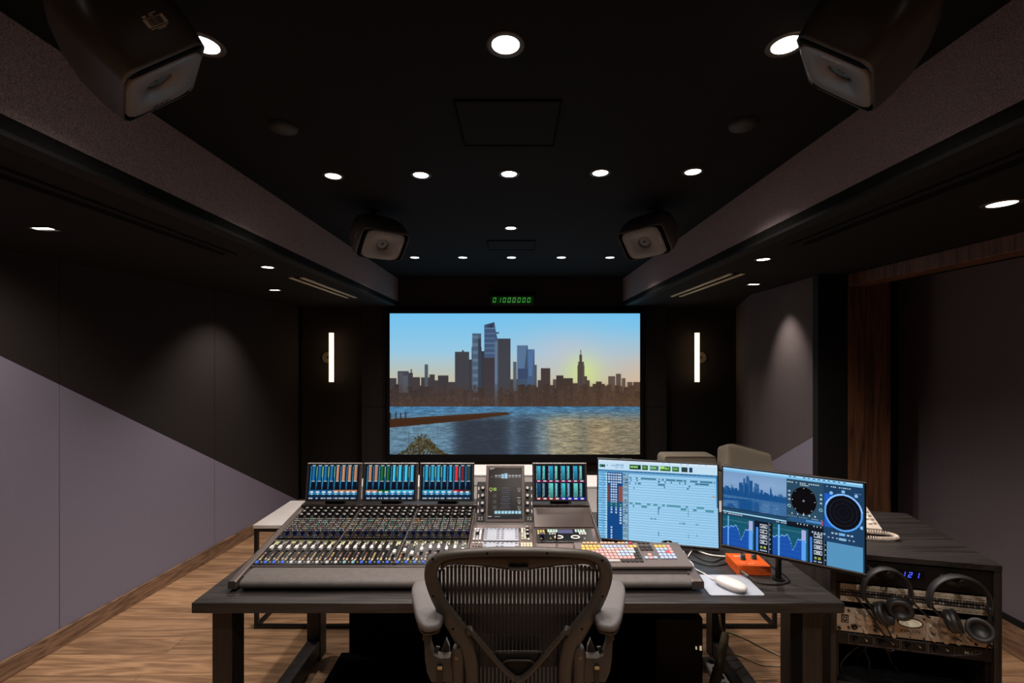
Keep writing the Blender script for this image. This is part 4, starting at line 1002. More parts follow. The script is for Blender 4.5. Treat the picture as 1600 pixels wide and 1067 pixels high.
for x0 in (0.0, .385):
    c.R(x0, .62, x0 + .25, 1, (14, 84, 104)); c.R(x0, .67, x0 + .24, .672, (120, 170, 170), .6)
    xx = np.linspace(0, 1, 60); hh = .765 + .012 * np.sin(xx * 40) - .035 * np.exp(-((xx - .4) / .14) ** 2) - .02 * np.exp(-((xx - .85) / .1) ** 2) + .13 * np.exp(-((xx - .60) / .05) ** 2) + .05 * np.exp(-((xx - .68) / .06) ** 2)
    c.poly([(x0 + .235 * a, h) for a, h in zip(xx, hh)] + [(x0 + .235, 1), (x0, 1)], (18, 78, 168))
    for a, h in zip(xx, hh): c.R(x0 + .235 * a, h, x0 + .235 * a + .004, h + .012, (120, 180, 230))
    for k in range(6): c.R(x0, .68 + .055 * k, x0 + .235, .682 + .055 * k, (60, 120, 190), .4)
    c.R(x0 + .04, .62, x0 + .05, 1, (110, 180, 240)); c.R(x0 + .205, .64, x0 + .235, .76, (170, 170, 220)); c.R(x0 + .205, .76, x0 + .235, 1, (90, 160, 240))
    c.R(x0 + .25, .62, x0 + .385, 1, (8, 20, 40)); c.R(x0 + .262, .70, x0 + .278, 1, (60, 130, 220))
    for k in range(4): c.R(x0 + .29, .655 + .065 * k, x0 + .345, .70 + .065 * k, (200, 210, 220)); c.R(x0 + .294, .664 + .065 * k, x0 + .341, .692 + .065 * k, (12, 26, 46)); c.marks(x0 + .302, .671 + .065 * k, x0 + .335, .686 + .065 * k, (220, 226, 232), 3, .75)
    c.R(x0 + .293, .925, x0 + .31, .955, (140, 170, 80)); c.R(x0 + .318, .925, x0 + .335, .955, (170, 170, 60)); c.marks(x0 + .29, .97, x0 + .345, .985, (190, 210, 230), 6)
    c.R(x0 + .356, .62, x0 + .36, 1, (90, 120, 140)); 
    for k in range(6): c.R(x0 + .364, .64 + .06 * k, x0 + .37, .65 + .06 * k, (220, 220, 200) if k > 2 else (200, 190, 60))
c.R(.485, .05, .74, .6, (38, 74, 98)); c.R(.74, .05, 1, .72, (24, 60, 96))
c.marks(.49, .075, .73, .09, (190, 205, 215), 16); c.marks(.76, .07, .92, .085, (170, 190, 200), 12); c.R(.58, .10, .64, .108, (180, 190, 200))
c.E(.605, .29, .088, .165, (2, 2, 6)); c.E(.605, .29, .092, .172, (60, 80, 96), .97); c.E(.605, .29, .008, .012, (120, 130, 140))
for a in range(8): c.R(.605 + .078 * math.cos(a * PI / 4) - .003, .29 + .15 * math.sin(a * PI / 4) - .004, .605 + .078 * math.cos(a * PI / 4) + .003, .29 + .15 * math.sin(a * PI / 4) + .004, (190, 195, 200))
for x in (.497, .715):
    for k in range(3): c.R(x, .18 + .05 * k, x + .014, .20 + .05 * k, (170, 190, 205))
    c.E(x + .007, .37, .012, .02, (150, 190, 210), .6)
c.R(.5, .5, .735, .545, (36, 84, 130)); c.marks(.49, .485, .735, .495, (190, 200, 210), 20, .3); c.R(.62, .51, .73, .535, (80, 140, 200)); c.R(.725, .495, .735, .545, (180, 70, 100)); c.marks(.52, .45, .72, .465, (210, 215, 220), 5, .2); c.R(.485, .56, .74, .62, (8, 18, 30)); c.marks(.56, .565, .74, .58, (200, 220, 230), 8, .25)
c.R(.745, .16, .80, .55, (24, 90, 190)); c.E(.868, .36, .124, .215, (90, 160, 240)); c.E(.868, .36, .112, .195, (4, 6, 14)); c.E(.868, .36, .124, .215, (150, 200, 255), .93, arc=(-2.6, -.2))
for r in (.3, .55, .8): c.E(.868, .36, .112 * r, .195 * r, (26, 36, 52), .96)
for x, y in ((.79, .15), (.95, .15), (.868, .12), (.985, .5)): c.E(x, y, .012, .018, (130, 190, 240))
c.marks(.79, .605, .94, .62, (170, 190, 205), 6, .6); c.R(.84, .60, .88, .625, (120, 180, 225)); c.marks(.74, .66, .98, .675, (150, 170, 190), 9, .5); c.R(.84, .655, .885, .68, (130, 180, 215)); c.marks(.66, .63, .76, .65, (160, 185, 200), 5, .6)
c.R(.76, .72, .99, 1, (84, 146, 188)); c.R(.99, 0, 1, 1, (20, 60, 90)); c.marks(.94, .12, .985, .125, (180, 200, 215), 4, .5)
monitor((.383, 2.1), (.895, 1.982), .775, 1.149, ssn, 'white and blue session window monitor, the one nearer the console', .03)
monitor((.826, 1.812), (1.210, 1.561), .862, 1.186, c.a, 'dark blue analyser monitor showing a small skyline, leaning over the rack side', .015, (1.021, 1.757))

# ------------------------------------------------------------------ mouse, mat, headphone amp, cords
b = B(); p = [(.712, 1.634), (.897, 1.634), (.903, 1.640), (.903, 1.787), (.705, 1.787), (.705, 1.641)]
b.prism([(x, y, DT + .0005) for x, y in p], (0, 0, .003)); lone('mouse_mat', b, mat('mat_white', (160, 164, 174), .45), (.8, 1.71, DT), 'thin pale grey mouse mat at the desk edge beside the console', 'mouse mat')
ms_ = thing('computer_mouse', (.802, 1.682, DT), 'white oval computer mouse lying on the pale mat', 'mouse')
ang = math.atan2(1.63 - 1.73, .842 - .768); R = Matrix.Rotation(ang, 3, 'Z')
b = B(); b.sup((.802, 1.682, DT + .0195), (.058, .031, .016), .8, .8, R, 32, 16, lambda p: Vector((p.x, p.y, p.z * (1 if p.z < 0 else 1.1)))); b.build('shell', mat('mouse_white', (205, 198, 194), .3), ms_)
b = B(); b.sup((.802, 1.682, DT + .0085), (.054, .027, .005), .5, .8, R, 24, 6); b.build('base', mat('mouse_grey', (150, 144, 142), .4), ms_)
b = B(); b.tube(spline([(.765, 1.732, DT + .012), (.758, 1.755, DT + .006), (.752, 1.79, DT + .004), (.73, 1.84, DT + .004), (.738, 1.88, DT + .004), (.735, 1.93, DT + .004), (.745, 2.0, DT + .004)], 6), .0026, 6); b.build('cord', M_cordw, ms_)
hb = thing('headphone_box', (.945, 1.845, DT), 'orange metal box with two silver knobs under the analyser monitor', 'audio interface')
M_or = mat('box_orange', (226, 92, 30), .35, spec=.5)
b = B(); b.prism([(.878, 1.79, DT + .002), (1.006, 1.782, DT + .002), (1.012, 1.895, DT + .002), (.884, 1.903, DT + .002)], (0, 0, .036)); b.build('case', M_or, hb)
for x, y in ((.928, 1.845), (.975, 1.85)):
    b = B(); b.lathe([(.0125, 0), (.0125, .004), (.0105, .006), (.0105, .018), (.009, .0195)], (x, y, DT + .038), (0, 0, 1), 20); b.build('knob', mat('knob_chrome', (190, 182, 172), .18, metal=.9), hb)
b = B(); b.slab(.905, .955, 1.872, 1.877, DT + .038, DT + .0385)
for x in (.935, .946): b.cyl((x, 1.806, DT + .038), (x, 1.806, DT + .0388), .003, n=8)
b.build('marking', mat('box_marks', (244, 214, 190), .4), hb)
b = B()
for k in range(8): b.box((.962 + .0052 * k, 1.7838 - .0003 * k, DT + .022), (.0036, .0012, .0035 + .002 * (k == 0)))
b.build('marking', mat('mark_pale', (196, 120, 90), .5), hb)
pg = thing('jack_plug', (.895, 1.78, DT), 'metal jack plug and cord pushed into the orange box', 'cable')
b = B(); b.cyl((.8905, 1.7855, DT + .018), (.904, 1.752, DT + .014), .0058, n=12); b.build('plug', mat('plug_metal', (110, 104, 100), .3, metal=.8), pg)
b = B(); b.tube(spline([(.904, 1.752, DT + .014), (.918, 1.725, DT + .007), (.95, 1.714, DT + .004), (1.0, 1.712, DT + .004), (1.05, 1.735, DT + .004), (1.062, 1.78, DT + .004), (1.055, 1.86, DT + .004), (1.07, 1.93, DT + .004)], 6), .003, 6); b.build('cord', M_cordb, pg)
for k, (pts, m_, r, lab) in enumerate((
        ([(.71, 1.955, DT + .004), (.76, 1.90, DT + .004), (.80, 1.865, DT + .004), (.86, 1.875, DT + .004), (.95, 1.93, DT + .004), (1.0, 2.0, DT + .004)], M_cordb, .0028, 'thin black cord curving over the desk behind the mouse cord'),
        ([(.775, 2.0, DT + .004), (.79, 1.93, DT + .004), (.83, 1.90, DT + .004), (.875, 1.925, DT + .004), (.93, 1.96, DT + .004)], M_cordb, .0028, 'thin black cord looping under the gap between the monitors'),
        ([(.80, 2.02, DT + .005), (.84, 1.965, DT + .005), (.90, 1.945, DT + .005), (.97, 1.94, DT + .005)], M_cordw, .004, 'pale cord lying behind the orange box'))):
    b = B(); b.tube(spline(pts, 6), r, 6); lone('cord', b, m_, (pts[0][0], pts[0][1], DT), lab, 'cable', 'cords on the desk')
# ------------------------------------------------------------------ mesh-back desk chair, seen from behind
M_ch = mat('chair_graphite', (58, 52, 46), .42, spec=.4, noise=.08, nscale=200)
M_chd = mat('chair_graphite_dark', (52, 47, 43), .45, spec=.4)
M_net = mat('chair_net', (30, 27, 25), .6, spec=.3)
M_pad_ = mat('armpad_grey', (92, 87, 86), .5, spec=.35, noise=.06, nscale=120)
ch = thing('desk_chair', (.015, 1.42, 0), 'dark grey mesh backed office chair pulled up to the desk, seen from behind', 'office chair')
XC = 810.0
def yb(py): return 1.30 + .10 * (py - 855) / 212.0          # the back leans away from the desk towards its top
def Pb(dx, py, dy=0.0):
    wrap = .05 * (dx / 147.0) ** 2                            # sides wrap forward
    Y = yb(py) + dy + wrap
    return at(XC + dx, py, Y)
outer = [(0, 855), (-35, 855), (-70, 856.5), (-100, 859), (-122, 863), (-136, 870), (-144, 880), (-147, 893), (-146, 908), (-141, 925), (-133, 944), (-124, 961), (-113, 980), (-103, 997), (-94, 1013), (-88, 1030), (-85, 1048), (-84, 1068), (-84, 1090)]
inner = [(0, 869), (-35, 869), (-68, 870), (-95, 872), (-112, 876), (-121, 882), (-125, 890), (-126, 899), (-123, 911), (-117, 926), (-109, 941), (-99, 955), (-87, 970), (-77, 984), (-70, 998), (-66, 1014), (-63, 1032), (-62, 1050), (-62, 1090)]
def rib(o, i, depth, n=12):
    rings = []
    for (ox, oy), (ix, iy) in zip(o, i):
        a, c = Pb(ox, oy), Pb(ix, iy); m = (a + c) / 2; h = (a - c) / 2
        rings.append([m + h * math.cos(2 * PI * k / n) + Vector((0, depth * math.sin(2 * PI * k / n), 0)) for k in range(n)])
    return rings
def dense(l, k=3): return [(p.x, p.y) for p in spline([(x, y, 0) for x, y in l], k)]
o_, i_ = dense(outer), dense(inner)
L_ = rib(o_[::-1], i_[::-1], .016); Rr = rib([(-x, y) for x, y in o_[1:]], [(-x, y) for x, y in i_[1:]], .016)
# keep the ring orientation continuous through the middle of the top bar
b = B(); b.loft(L_ + Rr, True); fr = b.build('back_frame', M_ch, ch)
b = B()
for dx, py in ((-49, 864), (45, 864), (-134, 873), (131, 875), (-133, 931), (131, 931), (-102, 982), (99, 982)):
    p = Pb(dx, py, -.0155 if abs(dx) < 100 else -.016); b.cyl(p, p - Vector((0, .003, 0)), .0034, n=10)
b.build('screw', M_gap, fr)
# moulded head band between the top bar and the net
tp = [(-123, 887), (-117, 877), (-95, 871), (-60, 869), (0, 868), (60, 869), (95, 871), (117, 877), (123, 887)]
bt = [(-121, 896), (-113, 887), (-98, 884.5), (-60, 887.5), (0, 894.5), (60, 887.5), (98, 884.5), (113, 887), (121, 896)]
def shift(rs, dy): return [[p + Vector((0, dy, 0)) for p in r] for r in rs]
b = B(); b.loft(shift(rib(dense(tp), dense(bt), .006, 10), .013), True); b.build('head_band', M_ch, ch)
b = B(); b.loft(rib(dense([(-16, 886.5), (0, 887), (16, 886.5)]), dense([(-14, 890.5), (0, 891), (14, 890.5)]), .0095, 8), True); b.build('handle_ridge', M_ch, ch)
# the net: close-set upright strands hung between head band and lower frame
def side_x(py):
    for (x0, y0), (x1, y1) in zip(inner[6:], inner[7:]):
        if y0 <= py <= y1: return -(x0 + (x1 - x0) * (py - y0) / (y1 - y0))
    return 62 if py > 1000 else 125
def band_y(dx):
    for (x0, y0), (x1, y1) in zip(bt, bt[1:]):
        if x0 <= dx <= x1: return y0 + (y1 - y0) * (dx - x0) / (x1 - x0)
    return 892
b = B(); step = 6.15; k = -20
for k in range(-20, 21):
    dx = k * step
    if abs(dx) > 125: continue
    y0_ = band_y(dx) - 2; ys = []
    y = y0_
    while y < 1088:
        if side_x(max(y, 890)) + 5 > abs(dx): ys.append(y)
        elif ys: break
        y += 11
    if len(ys) < 2: continue
    dip = lambda py: .018 * math.exp(-((py - 1000) / 70) ** 2)
    ring = []
    for py in ys:
        conv = 1 - .0 * (py - 880) / 200
        l = Pb(dx - 2.15, py, .006 + dip(py)); r_ = Pb(dx + 2.15, py, .006 + dip(py))
        ring.append([l, r_, r_ + Vector((0, .0012, 0)), l + Vector((0, .0012, 0))])
    b.loft(ring, False)
for py in np.arange(884, 1086, 2.1):           # fine cross threads, all but invisible
    s = side_x(max(py, 890)) if py > 890 else 118
    pts = [Pb(x, py, .0075 + .018 * math.exp(-((py - 1000) / 70) ** 2)) for x in np.linspace(-s, s, 15)]
    pts = [p for p, x in zip(pts, np.linspace(-s, s, 15)) if py > band_y(x) - 1]
    if len(pts) > 2: b.tube(pts, .00032, 3)
b.build('back_net', M_net, ch)
# lumbar support: V-shaped arms and pad
b = B()
for s in (-1, 1):
    pts = [Pb(s * 80, 981, -.004), Pb(s * 74, 985, -.016), Pb(s * 62, 1000, -.018), Pb(s * 40, 1026, -.018), Pb(s * 18, 1050, -.018), Pb(0, 1064, -.018)]
    b.tube(spline(pts, 5), lambda t: .0062 + .003 * t, 8)
    p = Pb(s * 76, 985, -.012); b.sup(p, (.011, .008, .014), .8, .8, None, 16, 8)
b.cyl(Pb(0, 1058, -.018), Pb(0, 1120, -.02), .012, .016)
b.build('lumbar_arms', M_ch, ch)
b = B(); pl = [(-40, 1024), (-33, 1017), (33, 1017), (40, 1024), (27, 1044), (14, 1056), (-14, 1056), (-27, 1044)]
b.prism([Pb(x, y, .002) for x, y in pl], (0, -.012, 0)); lp = b.build('lumbar_pad', mat('pad_black', (9, 8, 8), .6, spec=.2), ch)
b = B(); b.tube(spline([Pb(-38, 1022, -.012), Pb(-33, 1017.5, -.013), Pb(0, 1017, -.013), Pb(33, 1017.5, -.013), Pb(38, 1022, -.012)], 4), .0018, 6)
b.tube(spline([Pb(-24, 1036, -.012), Pb(-18, 1032, -.014), Pb(0, 1031.5, -.014), Pb(18, 1032, -.014), Pb(24, 1036, -.012)], 4), .0030, 6); b.build('pad_ridge', M_chd, lp)
# lower frame: hinge arms beside the net
for s in (-1, 1):
    b = B(); b.loft(rib([(s * 102, 1010), (s * 106, 1022), (s * 106, 1040), (s * 106, 1062), (s * 104, 1095)], [(s * 88, 1008), (s * 84, 1022), (s * 84, 1040), (s * 84, 1062), (s * 84, 1095)], .02), True)
    hg = b.build('hinge_arm', M_ch, ch)
    b = B(); p = Pb(s * 96.5, 1027, -.019); b.cyl(p + Vector((0, .004, 0)), p - Vector((0, .004, 0)), .0075, .006, 14); b.build('bolt', mat('bolt_steel', (120, 108, 92), .3, metal=.8), hg)
    b = B(); pv = [(s * 124, 1028), (s * 113, 998), (s * 108, 1010), (s * 107, 1029)]
    b.prism([Pb(x, y, .03) for x, y in pv], (0, .012, 0)); b.build('side_fin', M_pad_, ch)
    # arm rest: post, yoke, pad
    b = B(); q = [(s * 148, 985), (s * 141, 985), (s * 138, 1010), (s * 133, 1024), (s * 122, 1029), (s * 104, 1028), (s * 103, 1066), (s * 136, 1066), (s * 143, 1050), (s * 146, 1030)]
    b.prism([at(XC + x, y, 1.40) for x, y in q], (0, .03, 0)); yk = b.build('arm_yoke', M_ch, ch)
    b = B(); b.prism([at(XC + x, y, 1.398) for x, y in ((s * 126, 1038), (s * 119, 1038), (s * 119, 1066), (s * 126, 1066))], (0, -.004, 0)); b.build('slider', M_capblk, yk)
    b = B(); b.prism([at(XC + x, y, 1.394) for x, y in ((s * 126, 1041), (s * 119, 1041), (s * 119, 1044.5), (s * 126, 1044.5))], (0, -.005, 0)); b.build('height_latch', mat('latch_steel', (190, 170, 130), .3, metal=.7), yk)
    for dx in (128, 131):
        b = B(); b.tube(spline([at(XC + s * dx, 1028, 1.42), at(XC + s * (dx - 1), 1018, 1.42), at(XC + s * (dx - 4), 1010, 1.42)], 4), .004, 6); b.build('adjuster', M_ch, yk)
    f, r_ = Vector((s * .322 + .015, 1.568, .838)), Vector((s * .252 + .015, 1.318, .826)); cc = (f + r_) / 2; d = (f - r_).normalized()
    xx = d.cross(Vector((0, 0, 1))).normalized(); up = xx.cross(d); R = Matrix((xx, d, up)).transposed()
    b = B(); b.sup(cc, (.046, .132, .019), .55, .6, R, 40, 16, lambda p: Vector((p.x * (1 + .16 * p.y / .13), p.y, p.z + (.006 * (p.y / .13) ** 2)))); b.build('arm_pad', M_pad_, ch)
    b = B(); b.sup(cc - up * .020, (.038, .112, .012), .5, .6, R, 32, 10); b.build('pad_carrier', M_chd, ch)
    b = B(); b.cyl(at(XC + s * 144, 1000, 1.415), cc - up * .025, .011, n=12); b.build('arm_post', M_ch, ch)
# seat, gas column and five-star base
b = B(); rr = rrect(.50, .44, .12, 8)
b.loft([[Vector((.015 + x * f, 1.62 + y * f, z)) for x, y in rr] for f, z in ((.90, .475), (1, .482), (1, .498), (.93, .503))], True); b.build('seat', M_chd, ch)
b = B(); b.slab(-.045, .075, 1.42, 1.60, .40, .474, .02); b.cyl((.015, 1.56, .10), (.015, 1.56, .41), .028, n=20); b.build('gas_column', M_capblk, ch)
b = B()
for s in (-1, 1): b.tube(spline([(.015 + s * .06, 1.48, .43), (.015 + s * .16, 1.42, .46), Pb(s * 95, 1090)], 5), .018, 10)
b.build('tilt_yoke', M_chd, ch)
for k in range(5):
    a = PI / 2 + .25 + k * 2 * PI / 5; e = Vector((.015 + .31 * math.cos(a), 1.56 + .31 * math.sin(a), .075))
    b = B(); b.bar((.015, 1.56, .115), e, .045, .03, .008); lg = b.build('base_leg', M_chd, ch)
    b = B(); t_ = Vector((-math.sin(a), math.cos(a), 0)) * .02; p = Vector((e.x, e.y, .03)); b.cyl(p - t_, p + t_, .029, n=18); b.cyl(p + Vector((0, 0, .02)), e, .009, n=8); b.build('caster', M_capblk, lg)
# ------------------------------------------------------------------ rack cabinet
cw_ = math.cos(math.radians(13)); sw_ = math.sin(math.radians(13))
RX = Vector((cw_, -sw_, 0)); RY = Vector((sw_, cw_, 0)); RO = Vector((1.683, 1.566, 0)) - RX * .525      # front bottom corner next to the desk
def G(u, v, z): return RO + RX * u + RY * v + Vector((0, 0, z))       # u along the front, v into the depth
RM = Matrix((RX, RY, Vector((0, 0, 1)))).transposed()
def gbox(b, u0, u1, v0, v1, z0, z1, bev=0.0): b.box(G((u0 + u1) / 2, (v0 + v1) / 2, (z0 + z1) / 2), (u1 - u0, v1 - v0, z1 - z0), bev, RM)
rk = thing('rack_cabinet', G(.26, .26, 0), 'black oak equipment cabinet holding audio units, headphones hung on its front', 'rack cabinet')
b = B(); gbox(b, 0, .525, 0, .54, .878, .9, .002); b.build('top', M_desk, rk)
for u in (0, .503): b = B(); gbox(b, u, u + .022, .002, .538, .03, .8775, .002); b.build('side_panel', M_deskv, rk)
b = B(); gbox(b, .022, .503, .525, .538, .03, .8775); b.build('back_panel', M_black, rk)
b = B(); gbox(b, .022, .503, .01, .53, .03, .05); b.build('bottom', M_deskv, rk)
for u in (.024, .489): b = B(); gbox(b, u, u + .012, .022, .04, .05, .877); b.build('rack_rail', M_steel, rk)
for u, v in ((.03, .03), (.48, .03), (.03, .5), (.48, .5)): b = B(); b.cyl(G(u, v, 0), G(u, v, .03), .018, n=12); b.build('foot', M_capblk, rk)
ux0, ux1 = .0235, .5015
def unit(name, z0, z1, m, lab, cat, depth=.26):
    t = thing(name, G(.26, .05, z0), lab, cat, None)
    b = B(); gbox(b, ux0, ux1, .008, .014, z0, z1, .0015); b.build('face_plate', m, t)
    b = B(); gbox(b, .04, .486, .0145, depth, z0 + .003, z1 - .003); b.build('chassis', M_black, t)
    return t
def F_(u, z, h=0.0): return G(u, .008 - h, z)
FB = lambda u, z, h=.0005, s=1: basis(F_(u, z, h), RX, (0, 0, 1), -RY)
def knob(par, u, z, r, m, h=.016, n=16, nm='knob'):
    b = B(); b.cyl(F_(u, z, 0), F_(u, z, h), r, r * .88, n); o = b.build(nm, m, par); return o
M_unitk = mat('unit_black', (17, 16, 16), .45, spec=.4); M_alup = mat('silver_plate', (196, 182, 164), .42, metal=.35); M_creamk = mat('knob_steel', (206, 198, 188), .25, metal=.75)
# 2U black unit with the blue figures
t = unit('rack_display_unit', .788, .872, M_unitk, 'black rack unit with glowing blue figures behind the hung headphones', 'audio unit')
b = B(); gbox(b, .215, .30, .006, .0078, .822, .852); b.build('display_window', mat('blue_window', (3, 4, 16), .15), t)
b = B(); digits(b, '121', basis(F_(.226, .827, .0025), RX, (0, 0, 1), -RY), .0125, .02, .0215, .17); b.build('digit_display', mat('blue_segments', (10, 10, 60), .4, emit=(72, 92, 255), estr=1.3), t)
for u, z in ((.14, .832), (.385, .832)): b = B(); b.lathe([(.026, 0), (.026, .004), (.020, .006), (.018, .016), (.0001, .017)], F_(u, z), -RY, 20); b.build('dial', M_capblk, t)
b = B(); b.cyl(F_(.045, .845, 0), F_(.045, .845, .002), .0028, n=8); b.build('indicator', mat('led_white', (220, 220, 220), .4, emit=(225, 235, 240), estr=.9), t)
b = B(); b.prism([F_(.345, .848, .0004), F_(.362, .848, .0004), F_(.3535, .838, .0004)], -RY * .0006); gbox(b, .12, .15, .0070, .0078, .853, .856); b.build('marking', mat('mark_dim', (92, 90, 88), .5), t)
# patch bay
t = unit('patch_bay', .718, .784, M_unitk, 'black patch panel between two pale label strips', 'audio unit')
for z0 in (.719, .764): 
    b = B(); gbox(b, .035, .487, .0055, .0078, z0, z0 + .019); b.build('label_strip', mat('label_cream', (192, 178, 156), .55, noise=.25, nscale=28), t)
    b = B()
    for k in range(24): gbox(b, .04 + k * .0185, .053 + k * .0185, .0050, .0056, z0 + .006, z0 + .0085)
    b.build('marking', mat('mark_grey', (120, 108, 92), .6), t)
b = B()
for r in range(2):
    for k in range(48): b.col = lin(random.choice([(120, 112, 106), (90, 84, 80), (170, 162, 150)])); p = F_(.038 + k * .00935, .7455 + .0125 * r, 0); b.lathe([(.0036, 0), (.0036, .0014), (.0019, .0014), (.0019, .0002)], p, -RY, 8, False)
b.build('jack_holes', M_btn, t)
# silver channel strip with a round-cornered meter
t = unit('channel_strip', .606, .694, M_alup, 'silver two unit preamplifier with an oval needle meter', 'audio unit')
b = B(); gbox(b, .205, .302, .003, .0078, .609, .691, .0015); mp_ = b.build('meter_plate', mat('plate_bright', (188, 174, 158), .35, metal=.5), t)
b = B(); el = [(.038 * math.cos(a), .0165 * math.sin(a)) for a in np.linspace(0, 2 * PI, 36, endpoint=False)]
b.tube([F_(.2535 + x, .666 + z, .006) for x, z in el], .0022, 6, True); b.build('meter_rim', mat('rim_dark', (90, 82, 74), .3, metal=.6), mp_)
b = B(); b.prism([F_(.2535 + x, .666 + z, .0052) for x, z in el], -RY * .0006); b.build('meter_face', mat('meter_cream', (236, 228, 206), .4, emit=(230, 220, 190), estr=.18), mp_)
b = B(); b.bar(F_(.2535, .653, .0062), F_(.235, .674, .0062), .0009, .0006); b.tube([F_(.2535 + .03 * math.cos(a), .652 + .023 * math.sin(a), .0061) for a in np.linspace(.5, 2.64, 14)], .0005, 4); b.build('needle', M_capblk, mp_)
b = B(); b.text('AVALON', .0155, FB(.2535, .6355, .0053), .0003, bold=.0002); b.text('DESIGN', .0055, FB(.2535, .6255, .0053), .0002); b.build('lettering', mat('ink_dark', (52, 46, 42), .6), mp_)
b = B()
for u in (.2115, .2955):
    for z in (.615, .685): b.cyl(F_(u, z, .004), F_(u, z, .0065), .0032, n=10)
b.cyl(F_(.2535, .6155, .004), F_(.2535, .6155, .0062), .0026, n=10); b.build('screw', mat('screw_dark', (70, 62, 56), .4, metal=.7), mp_)
for u, tx in ((.050, 'U'), (.475, 'L')):
    b = B(); gbox(b, u - .012, u + .012, .0070, .0079, .638, .668); e = b.build('emblem', M_capblk, t)
    b = B(); 
    for q in ((u - .0085, u - .0065, .643, .662), (u + .0065, u + .0085, .643, .662), (u - .0085, u + .0085, .641, .643), (u - .0085, u + .0085, .661, .663), (u - .003, u + .003, .649, .657)): gbox(b, q[0], q[1], .0062, .0071, q[2], q[3])
    b.build('emblem_mark', mat('emblem_pale', (176, 166, 152), .5), e)
for u, z, r in ((.092, .672, .011), (.121, .671, .012), (.092, .652, .010), (.121, .655, .010), (.16, .622, .009), (.185, .67, .008), (.185, .64, .008), (.198, .617, .0085), (.322, .655, .0105), (.322, .622, .0105), (.352, .66, .009), (.357, .634, .0105), (.357, .618, .009), (.392, .655, .0105), (.392, .62, .0095), (.43, .65, .0105), (.43, .622, .009), (.112, .62, .008)):
    knob(t, u, z, r, M_creamk)
b = B()
for u, z in ((.062, .684), (.062, .622), (.452, .615), (.452, .683)): b.cyl(F_(u, z), F_(u, z, .004), .0042, n=10)
for z in (.622, .637, .652, .667): b.cyl(F_(.146, z), F_(.146, z, .008), .0045, .004, 10); 
for z in (.622, .642): b.cyl(F_(.405, z), F_(.405, z, .006), .004, n=8)
b.build('toggle', M_chd, t)
b = B(); b.lathe([(.0105, 0), (.0105, .003), (.0055, .003), (.0055, .0004), (.0001, .0004)], F_(.080, .627), -RY, 16); b.build('input_jack', M_capblk, t)
b = B()
for u in (.031, .494):
    for z in (.617, .683): b.cyl(F_(u, z), F_(u, z, .005), .006, n=10)
b.build('rack_screw', M_capblk, t)
# black four-channel unit
t = unit('four_channel_unit', .558, .602, M_unitk, 'slim black rack unit with four outlined channel boxes below the silver unit', 'audio unit')
M_line = mat('line_grey', (104, 100, 98), .5)
for k in range(4):
    u0 = .062 + .083 * k; b = B()
    for q in ((u0, u0 + .079, .598, .5995), (u0, u0 + .079, .5635, .565), (u0, u0 + .0012, .5635, .5995), (u0 + .078, u0 + .0792, .5635, .5995)): gbox(b, q[0], q[1], .0070, .0079, q[2], q[3])
    for a in range(9):
        an = -.6 + a * (PI + 1.2) / 8; p0 = F_(u0 + .022 + .0125 * math.cos(an), .581 + .0125 * math.sin(an), .0006); p1 = F_(u0 + .022 + .0155 * math.cos(an), .581 + .0155 * math.sin(an), .0006); b.bar(p0, p1, .0008, .0006)
    b.build('channel_outline', M_line, t)
    knob(t, u0 + .022, .581, .0095, M_capblk, .014)
    b = B(); b.cyl(F_(u0 + .055, .584), F_(u0 + .055, .584, .008), .0028, n=8); b.build('toggle', M_creamk, t)
b = B(); b.text('M-1', .016, FB(.432, .581, .0006), .0003, bold=.0003); b.build('lettering', mat('ink_pale', (170, 166, 160), .5), t)
b = B()
for q in ((.449, .468, .591, .5925), (.449, .468, .571, .5725), (.449, .4505, .571, .5925), (.4665, .468, .571, .5925)): gbox(b, q[0], q[1], .0070, .0079, q[2], q[3])
b.bar(F_(.452, .575, .0007), F_(.465, .589, .0007), .002, .0006); b.build('emblem', M_line, t)
# lower unit on the cabinet floor side
t = unit('lower_rack_unit', .33, .42, M_unitk, 'black rack unit low in the cabinet under the hanging cables', 'audio unit')
b = B()
for q in ((.055, .12, .378, .381), (.13, .17, .372, .374), (.055, .075, .362, .366), (.14, .152, .352, .355)): gbox(b, q[0], q[1], .0070, .0079, q[2], q[3])
b.prism([F_(.083, .388, .0005), F_(.092, .386, .0005), F_(.094, .394, .0005)], -RY * .0005)
b.build('marking', mat('mark_dim2', (120, 116, 112), .5), t)
# slack cables inside the open bay
for k in range(9):
    u = .09 + .042 * k; z = .545 - .02 * random.random()
    dr = lambda: random.uniform(-.014, .014) + .06 * ((k % 3) - 1); vv = .03 + .024 * (k // 3); u = .12 + .12 * (k // 3) * .8 + .03 * (k % 3)
    vv = .048 + .021 * k; pts = [G(u, vv, z), G(u + dr() * .6, vv, .51), G(u + dr(), vv, .475), G(u + dr() * 1.4, vv, .45), G(u + dr() * 1.2, vv, .432)]
    b = B(); b.tube(spline(pts, 6), random.choice((.003, .0036)), 6)
    lone('patch_cable', b, mat('cable_teal', (28, 44, 42), .45) if k in (4, 6) else M_cordb, G(u, .1, .43), 'slack cable drooping inside the open bay of the cabinet', 'cable', 'cables in the open bay')

